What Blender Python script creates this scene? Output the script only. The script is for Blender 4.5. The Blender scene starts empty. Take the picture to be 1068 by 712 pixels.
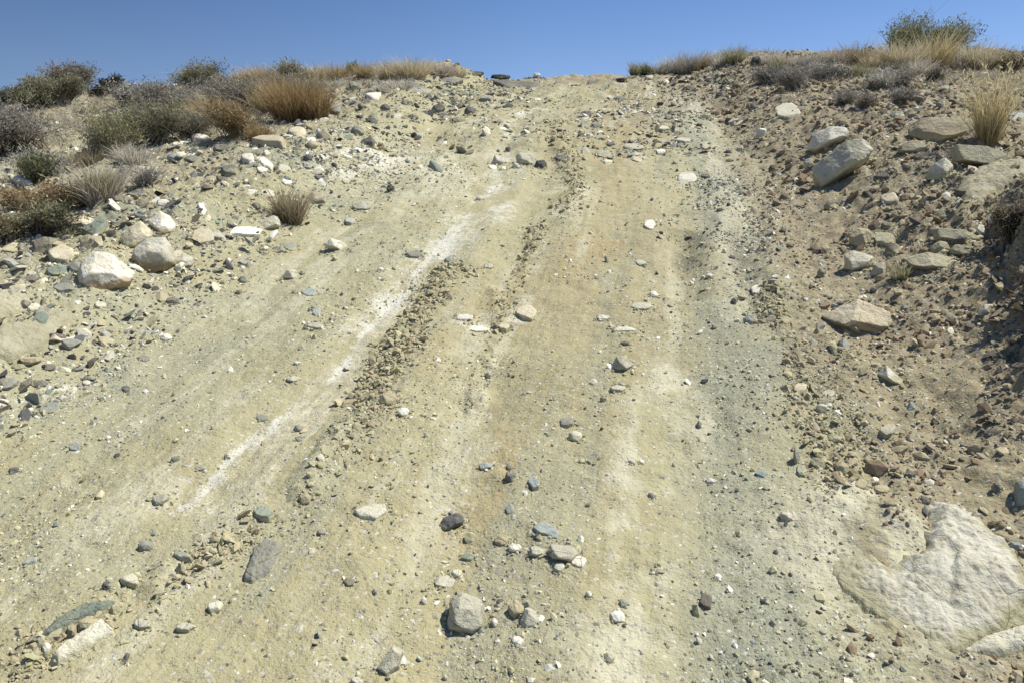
import bpy, math
import numpy as np
C = bpy.context.scene.collection
SEED = 7
rng = np.random.default_rng(SEED)

# ------------------------------------------------------------------ camera
F_PX = 838.0                       # focal length for a picture 1068 pixels wide
CAM = np.array([0.0, 0.0, 1.55])
YAW, PITCH = math.radians(10.5), math.radians(-8.0)
FW = np.array([-math.sin(YAW)*math.cos(PITCH), math.cos(YAW)*math.cos(PITCH), math.sin(PITCH)])
RT = np.array([math.cos(YAW), math.sin(YAW), 0.0])
UP = np.cross(RT, FW)
def rays(px, py):
    px = np.asarray(px, float); py = np.asarray(py, float)
    d = FW[None] + ((px-534)/F_PX)[:, None]*RT[None] + ((356-py)/F_PX)[:, None]*UP[None]
    return d                       # not normalised: depth along the axis is 1

# ------------------------------------------------------------------ noise
def _h(ix, iy, iz, seed):
    with np.errstate(over='ignore'):
        n = (ix.astype(np.int64)*374761393 + iy.astype(np.int64)*668265263 + iz.astype(np.int64)*2147483647*3 + seed*1274126177) & 0xffffffff
        n = ((n ^ (n >> 13))*1274126177) & 0xffffffff
        n = ((n ^ (n >> 15))*2246822519) & 0xffffffff
        n = n ^ (n >> 16)
    return (n & 0xffffff)/float(0xffffff)
def vn2(x, y, seed=0):
    x0 = np.floor(x); y0 = np.floor(y); fx = x-x0; fy = y-y0
    ix = x0.astype(np.int64); iy = y0.astype(np.int64); z = np.zeros_like(ix)
    u = fx*fx*fx*(fx*(fx*6-15)+10); v = fy*fy*fy*(fy*(fy*6-15)+10)
    a = _h(ix, iy, z, seed); b = _h(ix+1, iy, z, seed); c = _h(ix, iy+1, z, seed); d = _h(ix+1, iy+1, z, seed)
    return ((a*(1-u)+b*u)*(1-v) + (c*(1-u)+d*u)*v)*2-1
def vn3(p, seed=0):
    x0 = np.floor(p); f = p-x0; i = x0.astype(np.int64); u = f*f*(3-2*f)
    r = 0
    for dx in (0, 1):
        for dy in (0, 1):
            for dz in (0, 1):
                w = (u[:, 0] if dx else 1-u[:, 0])*(u[:, 1] if dy else 1-u[:, 1])*(u[:, 2] if dz else 1-u[:, 2])
                r = r + w*_h(i[:, 0]+dx, i[:, 1]+dy, i[:, 2]+dz, seed)
    return r*2-1
def fbm2(x, y, seed, octs, gain=.5):
    s = 0; a = 1.0; c, sn = math.cos(.6), math.sin(.6)
    for k in range(octs):
        s = s + a*vn2(x, y, seed+k*17); x, y = 2.03*(c*x-sn*y)+11.3, 2.03*(sn*x+c*y)+5.7; a *= gain
    return s
def worley(x, y, seed):
    x0 = np.floor(x).astype(np.int64); y0 = np.floor(y).astype(np.int64); z = np.zeros_like(x0)
    f1 = np.full(x.shape, 9.0); f2 = np.full(x.shape, 9.0); idv = np.zeros(x.shape)
    for dx in (-1, 0, 1):
        for dy in (-1, 0, 1):
            cx = x0+dx; cy = y0+dy
            px = cx+_h(cx, cy, z, seed); py = cy+_h(cx, cy, z+1, seed)
            d = np.hypot(px-x, py-y); n = d < f1
            f2 = np.where(n, f1, np.minimum(f2, d)); idv = np.where(n, _h(cx, cy, z+2, seed), idv); f1 = np.where(n, d, f1)
    return f1, f2, idv
def ss(a, b, x):
    t = np.clip((x-a)/(b-a), 0, 1); return t*t*(3-2*t)

# ------------------------------------------------------------------ terrain
SL, YC, KC = .296, 13.1, .26
def base_z(y):
    t = np.maximum(y-YC, 0); t1 = (SL+.05)/KC
    return np.where(t < t1, SL*y - KC*t*t/2, SL*(YC+t1) - KC*t1*t1/2 - .05*(t-t1))
def x_left(y):  return -2.38 - .5*ss(7, 14, y)
def x_right(y): return .78 - .55*ss(5, 13, y)
def poly_d(x, y, P):
    """distance to a polyline and the fraction along it"""
    best = np.full(x.shape, 1e9); n = len(P)-1; fr = np.zeros(x.shape)
    for i in range(n):
        a = P[i]; b = P[i+1]; ab = b-a; t = np.clip(((x-a[0])*ab[0]+(y-a[1])*ab[1])/max(ab@ab, 1e-9), 0, 1)
        d = np.hypot(x-a[0]-t*ab[0], y-a[1]-t*ab[1]); m = d < best
        best = np.where(m, d, best); fr = np.where(m, (i+t)/n, fr)
    return best, fr
def cut(x, y, o=0., w=.10):
    xe = 1.20 + .37*(y-3.05) + .06*np.sin(y*4.1)+.035*np.sin(y*9.3+1)
    return ss(2.9, 3.3, y)*(1-ss(4.3, 4.9, y))*ss(o, o+w, x-xe+.05*vn2(x*7, y*7, 92)+.025*vn2(x*19, y*19, 93))
def H0(x, y):
    z = base_z(y)
    tl = x_left(y)-x; z = z + .27*ss(-.05, .75, tl) - .035*np.maximum(tl-.7, 0)
    tr = x-x_right(y); near = 1-ss(6.5, 10.5, y)
    z = z + .26*ss(0, .9, tr) + .16*near*ss(.5, 1.6, tr) - .03*np.maximum(tr-1.2, 0)
    # cut bank on the right
    z = z + .17*cut(x, y)*(1+.25*vn2(x*6, y*6, 91))
    z = z + .018*fbm2(x*1.9, y*1.5, 19, 3)*ss(5, 8, y) + .05*fbm2(x*.55, y*.55, 3, 2) * (1-.5*ss(0, 3, 3-np.abs(x+.9)))
    return z
def cast(px, py, Hf, tmax=19.0, n=420):
    d = rays(px, py); t = np.geomspace(1.2, tmax, n)
    X = CAM[0]+d[:, 0:1]*t; Y = CAM[1]+d[:, 1:2]*t; Z = CAM[2]+d[:, 2:3]*t
    under = Z < Hf(X, Y)
    hit = under.any(1); k = np.where(hit, under.argmax(1), n-1); k = np.maximum(k, 1)
    lo = t[k-1].copy(); hi = t[k].copy()
    for _ in range(18):
        m = (lo+hi)/2; u = CAM[2]+d[:, 2]*m < Hf(CAM[0]+d[:, 0]*m, CAM[1]+d[:, 1]*m)
        hi = np.where(u, m, hi); lo = np.where(u, lo, m)
    return CAM[None]+d*hi[:, None], hit
def pl(txt):
    q = np.array([[float(v) for v in s.split(',')] for s in txt.split()])
    P, h = cast(q[:, 0], q[:, 1], H0); return P[:, :2]

RIDGES = [(pl(t), w, h) for t, w, h in (
    ('470,280 455,296 430,340 402,388 380,430 350,470 318,505 270,550 190,588 110,640 20,690', .055, .014),
    ('515,300 522,340 500,400 492,420', .04, .010),
    ('796,300 812,340 830,372 832,420 848,455 866,490 880,525', .045, .010),
    ('880,370 900,430 905,480', .085, .015),
    ('560,235 548,270 520,330', .04, .010),
    ('585,130 580,150 600,185 590,230', .08, .02))]
RUTS = [(pl(t), w, h) for t, w, h in (
    ('150,570 205,522 300,430 345,385 375,362 420,305 455,265 490,225 515,190 530,150 545,110', .13, .022),
    ('470,700 480,560 495,440 512,350 540,260 575,170 590,100', .17, .03),
    ('740,700 730,560 716,420 714,300 718,240 720,190', .16, .03),
    ('790,330 770,280 775,240 800,205', .10, .045),
    ('0,540 120,440 250,330 330,260 420,180 470,110', .15, .02),
    ('716,300 714,245', .09, .05))]
PIT = cast([899], [216], H0)[0][0]
MOUND = cast([365], [172], H0)[0][0]
DRIFT = cast([905], [548], H0)[0][0]
def H(x, y):
    z = H0(x, y)
    for P, w, h in RIDGES:
        d, f = poly_d(x, y, P); z = z + h*np.exp(-(d/w)**2)*(1+.25*vn2(x*7, y*5, 5))*(1-.5*f)
    for P, w, h in RUTS:
        d, f = poly_d(x, y, P); z = z - h*np.exp(-(d/w)**2)*(.8+.4*vn2(x*3, y*3, 9)) + .18*h*np.exp(-((d-1.7*w)/(.6*w))**2)
    # a broken step across the track under the crest
    z = z + .06*ss(-.2, .2, y-8.1-.35*np.sin(x*1.7)-.25*vn2(x*1.3, y*1.3, 31))*(1-ss(8.2, 10.5, y))*ss(-2.4, -1.6, x)*(1-ss(-.1, .6, x))
    z = z + 0.02*np.exp(-((x-DRIFT[0])**2+(y-DRIFT[1])**2)/.16**2)
    z = z - .13*np.exp(-(((x-PIT[0])/.055)**2+((y-PIT[1])/.075)**2)**1.5)
    z = z + .07*np.exp(-(((x-MOUND[0])/.55)**2+((y-MOUND[1])/.6)**2))
    return z
# soil regions (where which earth lies, dark ones with painted shade), as smooth 0..1 fields
def blot(x, y, px, py, rx, ry):
    P = _blots[(px, py)]; return np.exp(-(((x-P[0])/rx)**2+((y-P[1])/ry)**2))
_bl = [(625,255,.22,.5), (515,222,.16,.45), (380,172,.30,.8), (595,205,.22,.6), (560,310,.45,.8), (470,180,.5,1.0), (430,165,.3,.5), (925,590,.3,.3), (905,545,.22,.2),
       (690,420,.13,.30), (668,500,.13,.35), (668,590,.12,.18), (650,660,.14,.12), (758,215,.28,.8), (715,262,.10,.35), (775,265,.10,.7), (470,320,.1,.3), (545,330,.08,.08), (500,338,.12,.05), (550,117,.25,.5), (330,150,.6,1.), (240,560,.3,.2), (100,580,.5,.2), (700,130,.35,.9), (585,120,.35,1.2), (620,300,.4,.6),(890,310,.5,.8),(540,600,.3,.2),(30,330,.3,.3),(735,430,.05,.2)]
_bp, _ = cast([b[0] for b in _bl], [b[1] for b in _bl], H0)
_blots = {(b[0], b[1]): p for b, p in zip(_bl, _bp)}
_brad = {(b[0], b[1]): (b[2], b[3]) for b in _bl}
def bb(x, y, *keys):
    r = 0
    for k in keys: r = np.maximum(r, blot(x, y, *k, *_brad[k]))
    return r
CREAM = pl('704,385 690,430 676,490 664,540 672,590 658,640 650,700')
WHITE_STREAKS = [(pl(t), w, s) for t, w, s in (
    ('203,524 250,470 300,425 345,385 375,360', .05, .9),
    ('375,350 400,322 440,275 475,245', .13, .9),
    ('470,240 500,210 520,190', .11, .8),
    ('520,190 530,150 545,115', .16, .45),
    ('715,120 745,100', .12, .3),
    ('20,420 60,405 95,398', .03, .5),
    ('540,420 575,300', .10, .15))]
def zones(x, y):
    """white, grey, red, yellow, dark: how much of each earth lies at a point; dark includes painted shade"""
    n1 = fbm2(x*2.1, y*2.1, 41, 4); n2 = fbm2(x*7, y*4, 53, 4); n3 = fbm2(x*1.1, y*.8, 61, 3)
    w = np.zeros_like(x)
    for P, wd, s in WHITE_STREAKS:
        d, f = poly_d(x, y, P); w = np.maximum(w, s*np.exp(-(d/wd)**1.6*1.2)*np.clip(.66+.7*n2+.3*n1+.6*fbm2(x*22, y*2.2, 57, 3), 0, 1.25))
    for P, wd, s in WHITE_STREAKS[:3]:
        d, f = poly_d(x, y, P); w = np.maximum(w, (.42 if wd < .08 else .5)*np.exp(-(d/(wd*(2.1 if wd < .08 else 1.7)))**2)*np.clip(.7+.5*n1+.6*n2, 0, 1.1))
    w = np.maximum(w, .8*bb(x, y, (515,222), (380,172), (550,117))*np.clip(.6+.8*n2, 0, 1.1))
    w = np.maximum(w, .6*bb(x, y, (545,330), (500,338))*np.clip(.7+.9*n2, 0, 1.1))
    cr = bb(x, y, (690,420), (668,500), (668,590), (650,660), (595,205), (925,590), (905,545), (735,430), (470,180), (430,165))*np.clip(.85+1.0*n2, 0, 1.2)
    dc, _ = poly_d(x, y, CREAM); cr = np.maximum(cr, 1.1*np.exp(-(dc/.11)**2)*np.clip(.7+1.1*n2+.6*n1, 0, 1.15))
    scr = fbm2(x*19+1.2*np.sin(y*.9), y*.8, 151, 3)
    st = fbm2(x*4.6, y*.42, 81, 4); onr = ss(-2.5, -2.1, x)*ss(1.0, .6, x)
    cr = np.maximum(cr, onr*.6*ss(.15, .8, .8*st+.24*scr+.35*n2))
    gcen = .20 + .040*np.minimum(y, 5) - .03*np.maximum(y-6, 0)
    g = np.exp(-((x-gcen)/.24)**2*(1+.4*n1))*(.95+.5*n1)*(1-.5*ss(9, 12, y))
    g = np.maximum(g, .85*bb(x, y, (758,215)) )
    g = np.maximum(g, .55*ss(-1.0, -2.2, x)*(1-ss(7, 10, y))*(.7+.6*n1))
    g = np.maximum(g, .5*bb(x, y, (240,560), (100,580)))
    r = ss(-.14, .16, x-x_right(y)+.30*(1-ss(5, 8.5, y))-.12*(1-ss(1.5, 2.4, y))+.16*n1)*(.9+.3*n3)
    r = np.maximum(r, .25*np.clip(n3, 0, 1)*ss(-1.2, 0, x))
    r = np.maximum(r, .65*ss(.45, 1.2, x_left(y)-x+.3*n1))
    r = np.maximum(r, .8*ss(11.2, 12.6, y+.4*n1)*ss(-2.6, -1.6, x)); r = np.maximum(r, .85*ss(7.6, 9.0, y)*ss(-1.1, -.3, x+.4*n1)*np.clip(.8+.5*n2, 0, 1))
    ye = np.maximum(.55*bb(x, y, (560,310), (430,165), (540,600)), .9*bb(x, y, (625,255)))
    ye = np.maximum(ye, .35*np.clip(n3+.15, 0, 1)*ss(-2.2, -1., x)*ss(.6, -.1, x))
    g = np.maximum(g, .6*onr*ss(.1, .9, -st+.3*n2))
    d = np.maximum(.8*bb(x, y, (715,262), (775,265)), .30*ss(.2, .9, fbm2(x*1.7+9, y*.6, 77, 3))); d = np.maximum(d, .45*ss(9.3, 10.6, y)*ss(-1.7, -2.4, x)*ss(-4.8, -3.6, x)*np.clip(.7+n1, 0, 1))  # rut blots: dark gravel with the rut shading painted in; crest patch is rubble
    r = np.maximum(r, cut(x, y, -.10)); d = np.maximum(d, .55*cut(x, y, -.03)); ye = np.maximum(ye, .75*np.exp(-((x+.42+.1*n1)/.30)**2)*np.clip(.75+.5*n1+.4*n2, 0, 1)*ss(1.5, 2.6, y)); ye = np.maximum(ye, .4*onr*ss(-.1, .7, fbm2(x*1.3+4, y*.5, 87, 3)))  # cut bank: brown litter, its dark part also painting the shade of the face
    return [np.clip(v, 0, 1) for v in (w, g, r, ye, d, cr)]
def rough(x, y):
    b0 = 1.25*cut(x, y, -.06, .1)
    b = np.maximum(ss(.1, .7, x_left(y)-x), ss(.05, .6, x-x_right(y)))
    b = np.maximum(b, .55*ss(-.12, .15, x-x_right(y)+.28*(1-ss(5, 8.5, y))))
    b = np.maximum(b, .42*ss(6.5, 8.2, y)*np.clip(.6+vn2(x*1.4, y*1.1, 161), 0, 1))
    top = ss(9.5, 11.5, y)*.6
    rd = np.zeros_like(x)
    for P, w, h in RIDGES:
        d, f = poly_d(x, y, P); rd = np.maximum(rd, .45*np.exp(-(d/(w*1.2))**2))
    return np.clip(np.maximum(np.maximum(np.maximum(b*.8, top), rd), b0), 0, 1.25)

# ------------------------------------------------------------------ mesh helpers
def mesh(name, V, F, mat=None, col=None, smooth=True, extra=None):
    """V (n,3); F a list of int arrays (m,3) or (m,4)"""
    if not isinstance(F, (list, tuple)): F = [F]
    me = bpy.data.meshes.new(name)
    V = np.ascontiguousarray(V, np.float32); me.vertices.add(len(V)); me.vertices.foreach_set('co', V.ravel())
    loops = np.concatenate([f.ravel() for f in F]).astype(np.int32)
    tot = np.concatenate([np.full(len(f), f.shape[1], np.int32) for f in F])
    start = np.concatenate([[0], np.cumsum(tot)[:-1]]).astype(np.int32)
    me.loops.add(len(loops)); me.loops.foreach_set('vertex_index', loops)
    me.polygons.add(len(tot)); me.polygons.foreach_set('loop_start', start)
    try: me.polygons.foreach_set('loop_total', tot)
    except Exception: pass
    me.update(calc_edges=True)
    me.polygons.foreach_set('use_smooth', np.full(len(tot), bool(smooth)))
    for nm, arr in (extra or {}).items():
        a = me.attributes.new(nm, 'FLOAT_COLOR', 'POINT')
        full = np.ones((len(V), 4), np.float32); full[:, :arr.shape[1]] = arr; a.data.foreach_set('color', full.ravel())
    if col is not None:
        a = me.attributes.new('tint', 'FLOAT_COLOR', 'POINT')
        full = np.ones((len(V), 4), np.float32); full[:, :3] = col; a.data.foreach_set('color', full.ravel())
    if mat: me.materials.append(mat)
    return me
def link(name, me, parent=None, loc=(0, 0, 0)):
    o = bpy.data.objects.new(name, me); C.objects.link(o); o.location = loc
    if parent: o.parent = parent
    return o
def tag(o, label=None, cat=None, group=None, kind=None):
    if label: o['label'] = label
    if cat: o['category'] = cat
    if group: o['group'] = group
    if kind: o['kind'] = kind
    return o

# ------------------------------------------------------------------ materials
def srgb(r, g, b):
    f = lambda c: (c/255/12.92 if c/255 <= .04045 else ((c/255+.055)/1.055)**2.4)
    return (f(r), f(g), f(b))
class NT:
    def __init__(s, name):
        s.m = bpy.data.materials.new(name); s.m.use_nodes = True; s.t = s.m.node_tree; s.t.nodes.clear()
        s.out = s.n('ShaderNodeOutputMaterial'); s.b = s.n('ShaderNodeBsdfPrincipled'); s.l(s.b.outputs[0], s.out.inputs['Surface'])
        s.b.inputs['Roughness'].default_value = .95
        s.b.inputs['Specular IOR Level'].default_value = .15
    def n(s, t, **k):
        x = s.t.nodes.new(t)
        for a, v in k.items(): setattr(x, a, v)
        return x
    def l(s, a, b): s.t.links.new(a, b)
    def val(s, sock, v):
        if hasattr(v, 'is_output') or isinstance(v, bpy.types.NodeSocket): s.l(v, sock)
        elif isinstance(v, (tuple, list)) and len(v) == 3 and sock.type == 'RGBA': sock.default_value = (*v, 1)
        else: sock.default_value = v
    def noise(s, vec, scale, detail=4, rough=.55):
        x = s.n('ShaderNodeTexNoise'); s.l(vec, x.inputs['Vector']); x.inputs['Scale'].default_value = scale
        x.inputs['Detail'].default_value = detail; x.inputs['Roughness'].default_value = rough; return x.outputs['Fac']
    def voro(s, vec, scale, feature='F1', out='Distance'):
        x = s.n('ShaderNodeTexVoronoi', feature=feature); s.l(vec, x.inputs['Vector']); x.inputs['Scale'].default_value = scale; return x.outputs[out]
    def ramp(s, f, a, b, c0=0., c1=1.):
        x = s.n('ShaderNodeMapRange'); s.l(f, x.inputs[0]); x.inputs[1].default_value = a; x.inputs[2].default_value = b; x.inputs[3].default_value = c0; x.inputs[4].default_value = c1; return x.outputs[0]
    def mix(s, f, a, b, mode='MIX'):
        x = s.n('ShaderNodeMix', data_type='RGBA', blend_type=mode); s.val(x.inputs[0], f); s.val(x.inputs[6], a); s.val(x.inputs[7], b); return x.outputs[2]
    def math(s, op, a, b=0.0):
        x = s.n('ShaderNodeMath', operation=op); s.val(x.inputs[0], a); s.val(x.inputs[1], b); return x.outputs[0]
    def bump(s, h, dist, strength=1., prev=None):
        x = s.n('ShaderNodeBump'); s.l(h, x.inputs['Height']); x.inputs['Distance'].default_value = dist; x.inputs['Strength'].default_value = strength
        if prev is not None: s.l(prev, x.inputs['Normal'])
        return x.outputs[0]
    def attr(s, name):
        x = s.n('ShaderNodeAttribute', attribute_name=name); return x
    def done(s, col, nrm=None, rough=None):
        s.l(col, s.b.inputs['Base Color'])
        if nrm is not None: s.l(nrm, s.b.inputs['Normal'])
        if rough is not None: s.val(s.b.inputs['Roughness'], rough)
        return s.m

SOIL  = (.41, .38, .238)
SOILD = (.30, .275, .165)
def ground_material():
    t = NT('dry_earth'); pos = t.n('ShaderNodeTexCoord').outputs['Object']
    A = t.attr('soil_a').outputs['Color']; B = t.attr('soil_shade_b').outputs['Color']
    sa = t.n('ShaderNodeSeparateColor'); t.l(A, sa.inputs[0]); sb = t.n('ShaderNodeSeparateColor'); t.l(B, sb.inputs[0])
    n1 = t.noise(pos, 3.2, 6); n2 = t.noise(pos, 22, 5, .6); n3 = t.noise(pos, 95, 4, .65); n4 = t.noise(pos, 300, 2)
    c = t.mix(t.ramp(n1, .3, .7), SOIL, (.385, .34, .195))
    c = t.mix(t.math('MULTIPLY', t.ramp(n2, .45, .75), .45), c, SOILD)
    c = t.mix(t.ramp(t.math('ADD', sb.outputs[0], t.ramp(n2, .3, .7, -.25, .25)), .1, .9), c, (.375, .305, .165))   # yellow
    c = t.mix(t.ramp(t.math('ADD', sa.outputs[2], t.ramp(n2, .3, .7, -.25, .25)), .15, .85), c, (.305, .255, .165))    # reddish bank
    c = t.mix(t.ramp(t.math('ADD', sa.outputs[1], t.ramp(n3, .3, .7, -.35, .35)), .2, .95), c, (.325, .325, .235))    # grey gravel
    c = t.mix(t.ramp(t.math('ADD', sb.outputs[2], t.ramp(n2, .3, .7, -.3, .3)), .15, .95), c, (.53, .495, .36))   # cream
    c = t.mix(t.ramp(t.math('ADD', sb.outputs[1], t.ramp(n3, .3, .7, -.3, .3)), .2, 1.0), c, (.13, .125, .085))   # dark gravel and litter, with painted rut and bank shade
    c = t.mix(t.ramp(t.math('ADD', sa.outputs[0], t.math('ADD', t.ramp(n2, .3, .7, -.25, .25), t.ramp(n3, .3, .7, -.35, .35))), .25, .75), c, (.61, .59, .495)) # white clay
    # single grains: every cell its own shade
    v = t.n('ShaderNodeTexVoronoi'); t.l(pos, v.inputs['Vector']); v.inputs['Scale'].default_value = 120
    sc = t.n('ShaderNodeSeparateColor'); t.l(v.outputs['Color'], sc.inputs[0])
    c = t.mix(t.ramp(sc.outputs[0], .85, .97), c, t.mix(sc.outputs[1], (.12, .11, .09), (.62, .59, .50)))
    c = t.mix(.5, c, t.mix(n4, (.55, .52, .46), (1.3, 1.3, 1.3)), 'MULTIPLY')
    b1 = t.bump(n2, .011, .8); b2 = t.bump(n3, .006, .9, b1)
    vd = t.voro(pos, 120); b3 = t.bump(t.math('SUBTRACT', 1., vd), .003, .4, b2); b4 = t.bump(n4, .002, .7, b3)
    return t.done(c, b4)

ROCKCOL = {  # main, second, speck
 'W': ((.74, .70, .60), (.64, .58, .47), (.42, .36, .26)), 'C': ((.60, .53, .39), (.49, .41, .28), (.34, .28, .18)),
 'T': ((.40, .345, .225), (.33, .28, .175), (.25, .20, .12)), 'G': ((.30, .29, .24), (.22, .215, .18), (.13, .125, .11)),
 'U': ((.33, .355, .325), (.265, .285, .265), (.46, .47, .44)), 'D': ((.115, .11, .105), (.165, .155, .14), (.22, .21, .19)),
 'N': ((.215, .245, .195), (.28, .30, .235), (.14, .16, .13)), 'P': ((.58, .545, .43), (.46, .43, .325), (.30, .28, .22)),
 'R': ((.175, .152, .122), (.24, .207, .16), (.10, .085, .075)), 'K': ((.035, .032, .033), (.06, .055, .05), (.12, .105, .09)),
 'L': ((.66, .63, .52), (.57, .53, .42), (.36, .32, .23)), 'S': ((.46, .42, .30), (.37, .335, .225), (.25, .22, .14)), 'B': ((.33, .27, .18), (.41, .35, .25), (.19, .15, .10))}
def rock_material(key):
    a, b, sp = ROCKCOL[key]; t = NT('stone_'+{'W':'white','C':'cream','T':'tan','G':'grey','U':'bluish','D':'dark','N':'green','P':'pale','R':'purple_brown','K':'black','S':'sandstone','B':'brown','L':'limestone'}[key])
    pos = t.n('ShaderNodeTexCoord').outputs['Object']; oi = t.n('ShaderNodeObjectInfo')
    add = t.n('ShaderNodeVectorMath', operation='ADD'); t.l(pos, add.inputs[0]); t.l(oi.outputs['Location'], add.inputs[1]); pos = add.outputs[0]
    n1 = t.noise(pos, 9, 6, .6); n2 = t.noise(pos, 45, 5, .65); n3 = t.noise(pos, 190, 3, .6); n0 = t.noise(pos, 3.5, 3)
    c = t.mix(t.ramp(n1, .35, .68), a, b)
    c = t.mix(t.ramp(n2, .56, .72), c, sp)
    c = t.mix(t.math('MULTIPLY', t.ramp(t.math('ADD', n0, t.ramp(n2, .3, .7, -.15, .15)), .48, .68), .55), c, SOIL)   # dust caught on it
    du = t.attr('dust').outputs['Fac']; c = t.mix(t.math('MULTIPLY', t.ramp(t.math('ADD', du, t.ramp(n2, .3, .7, -.3, .3)), .25, .8), .9), c, SOIL)
    st = t.attr('stain'); c = t.mix(t.math('MULTIPLY', t.ramp(t.math('ADD', st.outputs['Fac'], t.ramp(n1, .3, .7, -.35, .35)), .45, .85), .7), c, (.32, .22, .11))
    # hairline cracks
    cr = t.voro(pos, 6, 'DISTANCE_TO_EDGE'); crm = t.math('MULTIPLY', t.ramp(cr, .0, .012, 1., 0.), t.ramp(n1, .45, .6))
    c = t.mix(t.math('MULTIPLY', crm, .6), c, (.12, .09, .06))
    v = t.math('MULTIPLY_ADD', oi.outputs['Random'], .36); v.node.inputs[2].default_value = .82
    c = t.mix(1., c, v, 'MULTIPLY')
    c = t.mix(.35, c, t.mix(n3, (.5, .5, .5), (1.45, 1.45, 1.45)), 'MULTIPLY')
    b = t.bump(n1, .03, .55); b = t.bump(n2, .010, .8, b); b = t.bump(n3, .003, .8, b); b = t.bump(t.ramp(cr, 0, .015), .004, .4, b)
    return t.done(c, b)
def tint_material(name, rough=.9, bump=None, transl=0.):
    t = NT(name); c = t.attr('tint').outputs['Color']
    pos = t.n('ShaderNodeTexCoord').outputs['Object']; n = t.noise(pos, 60, 3)
    c = t.mix(.5, c, t.mix(n, (.5, .5, .5), (1.45, 1.45, 1.45)), 'MULTIPLY')
    nb = t.bump(n, bump, .8) if bump else None
    m = t.done(c, nb, rough)
    if transl:
        tr = t.n('ShaderNodeBsdfTranslucent'); t.l(c, tr.inputs[0]); ms = t.n('ShaderNodeMixShader'); ms.inputs[0].default_value = transl
        t.l(t.b.outputs[0], ms.inputs[1]); t.l(tr.outputs[0], ms.inputs[2]); t.l(ms.outputs[0], t.out.inputs['Surface'])
    return m
M_GROUND = ground_material()
M_ROCK = {k: rock_material(k) for k in ROCKCOL}
M_GRAVEL = tint_material('loose_gravel', .95, .004)
M_CLOD = tint_material('soil_clod', .95, .006)
M_BLADE = tint_material('dry_blade', .8, None, .3)
M_LEAF = tint_material('small_leaf', .75, None, .3)
M_TWIG = tint_material('twig_bark', .9)

# ------------------------------------------------------------------ ground sheet
def build_ground():
    uu = np.linspace(-1.02, .66, 1380); step = uu[1]-uu[0]
    ul = [-1.02]; s = step*2
    while ul[-1] > -40: s *= 1.35; ul.append(ul[-1]-s)
    ur = [.66]; s = step*2
    while ur[-1] < 40: s *= 1.35; ur.append(ur[-1]+s)
    u = np.concatenate([np.array(ul[1:])[::-1], uu, np.array(ur[1:])])
    yy = np.geomspace(1.15, 16.5, 1080); yb = [1.15]; s = .02
    while yb[-1] > -60: s *= 1.3; yb.append(yb[-1]-s)
    yf = [16.5]; s = .1
    while yf[-1] < 500: s *= 1.3; yf.append(yf[-1]+s)
    y = np.concatenate([np.array(yb[1:])[::-1], yy, np.array(yf[1:])])
    wid = np.where(y > 1.15, y+1.0, 2.15 + .35*np.maximum(1.15-y, 0))
    U, Y = np.meshgrid(u, y); X = U*wid[:, None]
    sh = X.shape; x = X.ravel(); yv = Y.ravel()
    z = H(x, yv)
    far = (np.abs(x) > 18) | (yv > 17) | (yv < -4)
    z = np.where(far, np.where(np.abs(x) > 18, z + .035*np.maximum(np.abs(x)-18, 0)*.9, z), z)
    ro = rough(x, yv)
    z = z + micro(x, yv, ro)
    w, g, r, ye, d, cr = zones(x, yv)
    nr, nc = sh; idx = np.arange(nr*nc).reshape(sh)
    Fq = np.stack([idx[:-1, :-1], idx[:-1, 1:], idx[1:, 1:], idx[1:, :-1]], -1).reshape(-1, 4)
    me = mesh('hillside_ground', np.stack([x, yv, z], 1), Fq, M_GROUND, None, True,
              {'soil_a': np.stack([w, g, r], 1), 'soil_shade_b': np.stack([ye, d, cr], 1)})
    return tag(link('ground', me), 'dry stony hillside with a rutted dirt track climbing to the crest', 'ground', None, 'structure')
def micro(x, y, ro):
    z = (.010+.030*ro)*fbm2(x*3.3, y*3.3, 11, 3)
    z = z + (.004+.016*ro)*fbm2(x*13, y*13, 21, 3)
    f1, f2, idv = worley(x*17+.4*vn2(x*20, y*20, 4), y*17, 33)
    z = z + (.002+.016*ro)*np.clip(f2-f1, 0, .5)*(idv > .35)*(.4+idv)
    onr = ss(-2.5, -2.1, x)*ss(.9, .4, x)*(1-ss(9, 11, y)); sx = x+.05*np.sin(y*.9)
    z = z + onr*(.0016*fbm2(sx*26, y*2.3, 121, 3)+.005*vn2(sx*9, y*.7, 131)*ss(-.1, .5, vn2(x*1.5, y*1.1, 141)))
    f1, f2, idv = worley(x*48, y*48, 37)
    z = z + .0040*np.clip(.42-f1, 0, 1)*(idv > .68)*(.5+idv)
    return z
def HM(x, y):
    return H(x, y)+micro(x, y, rough(x, y))
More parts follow.
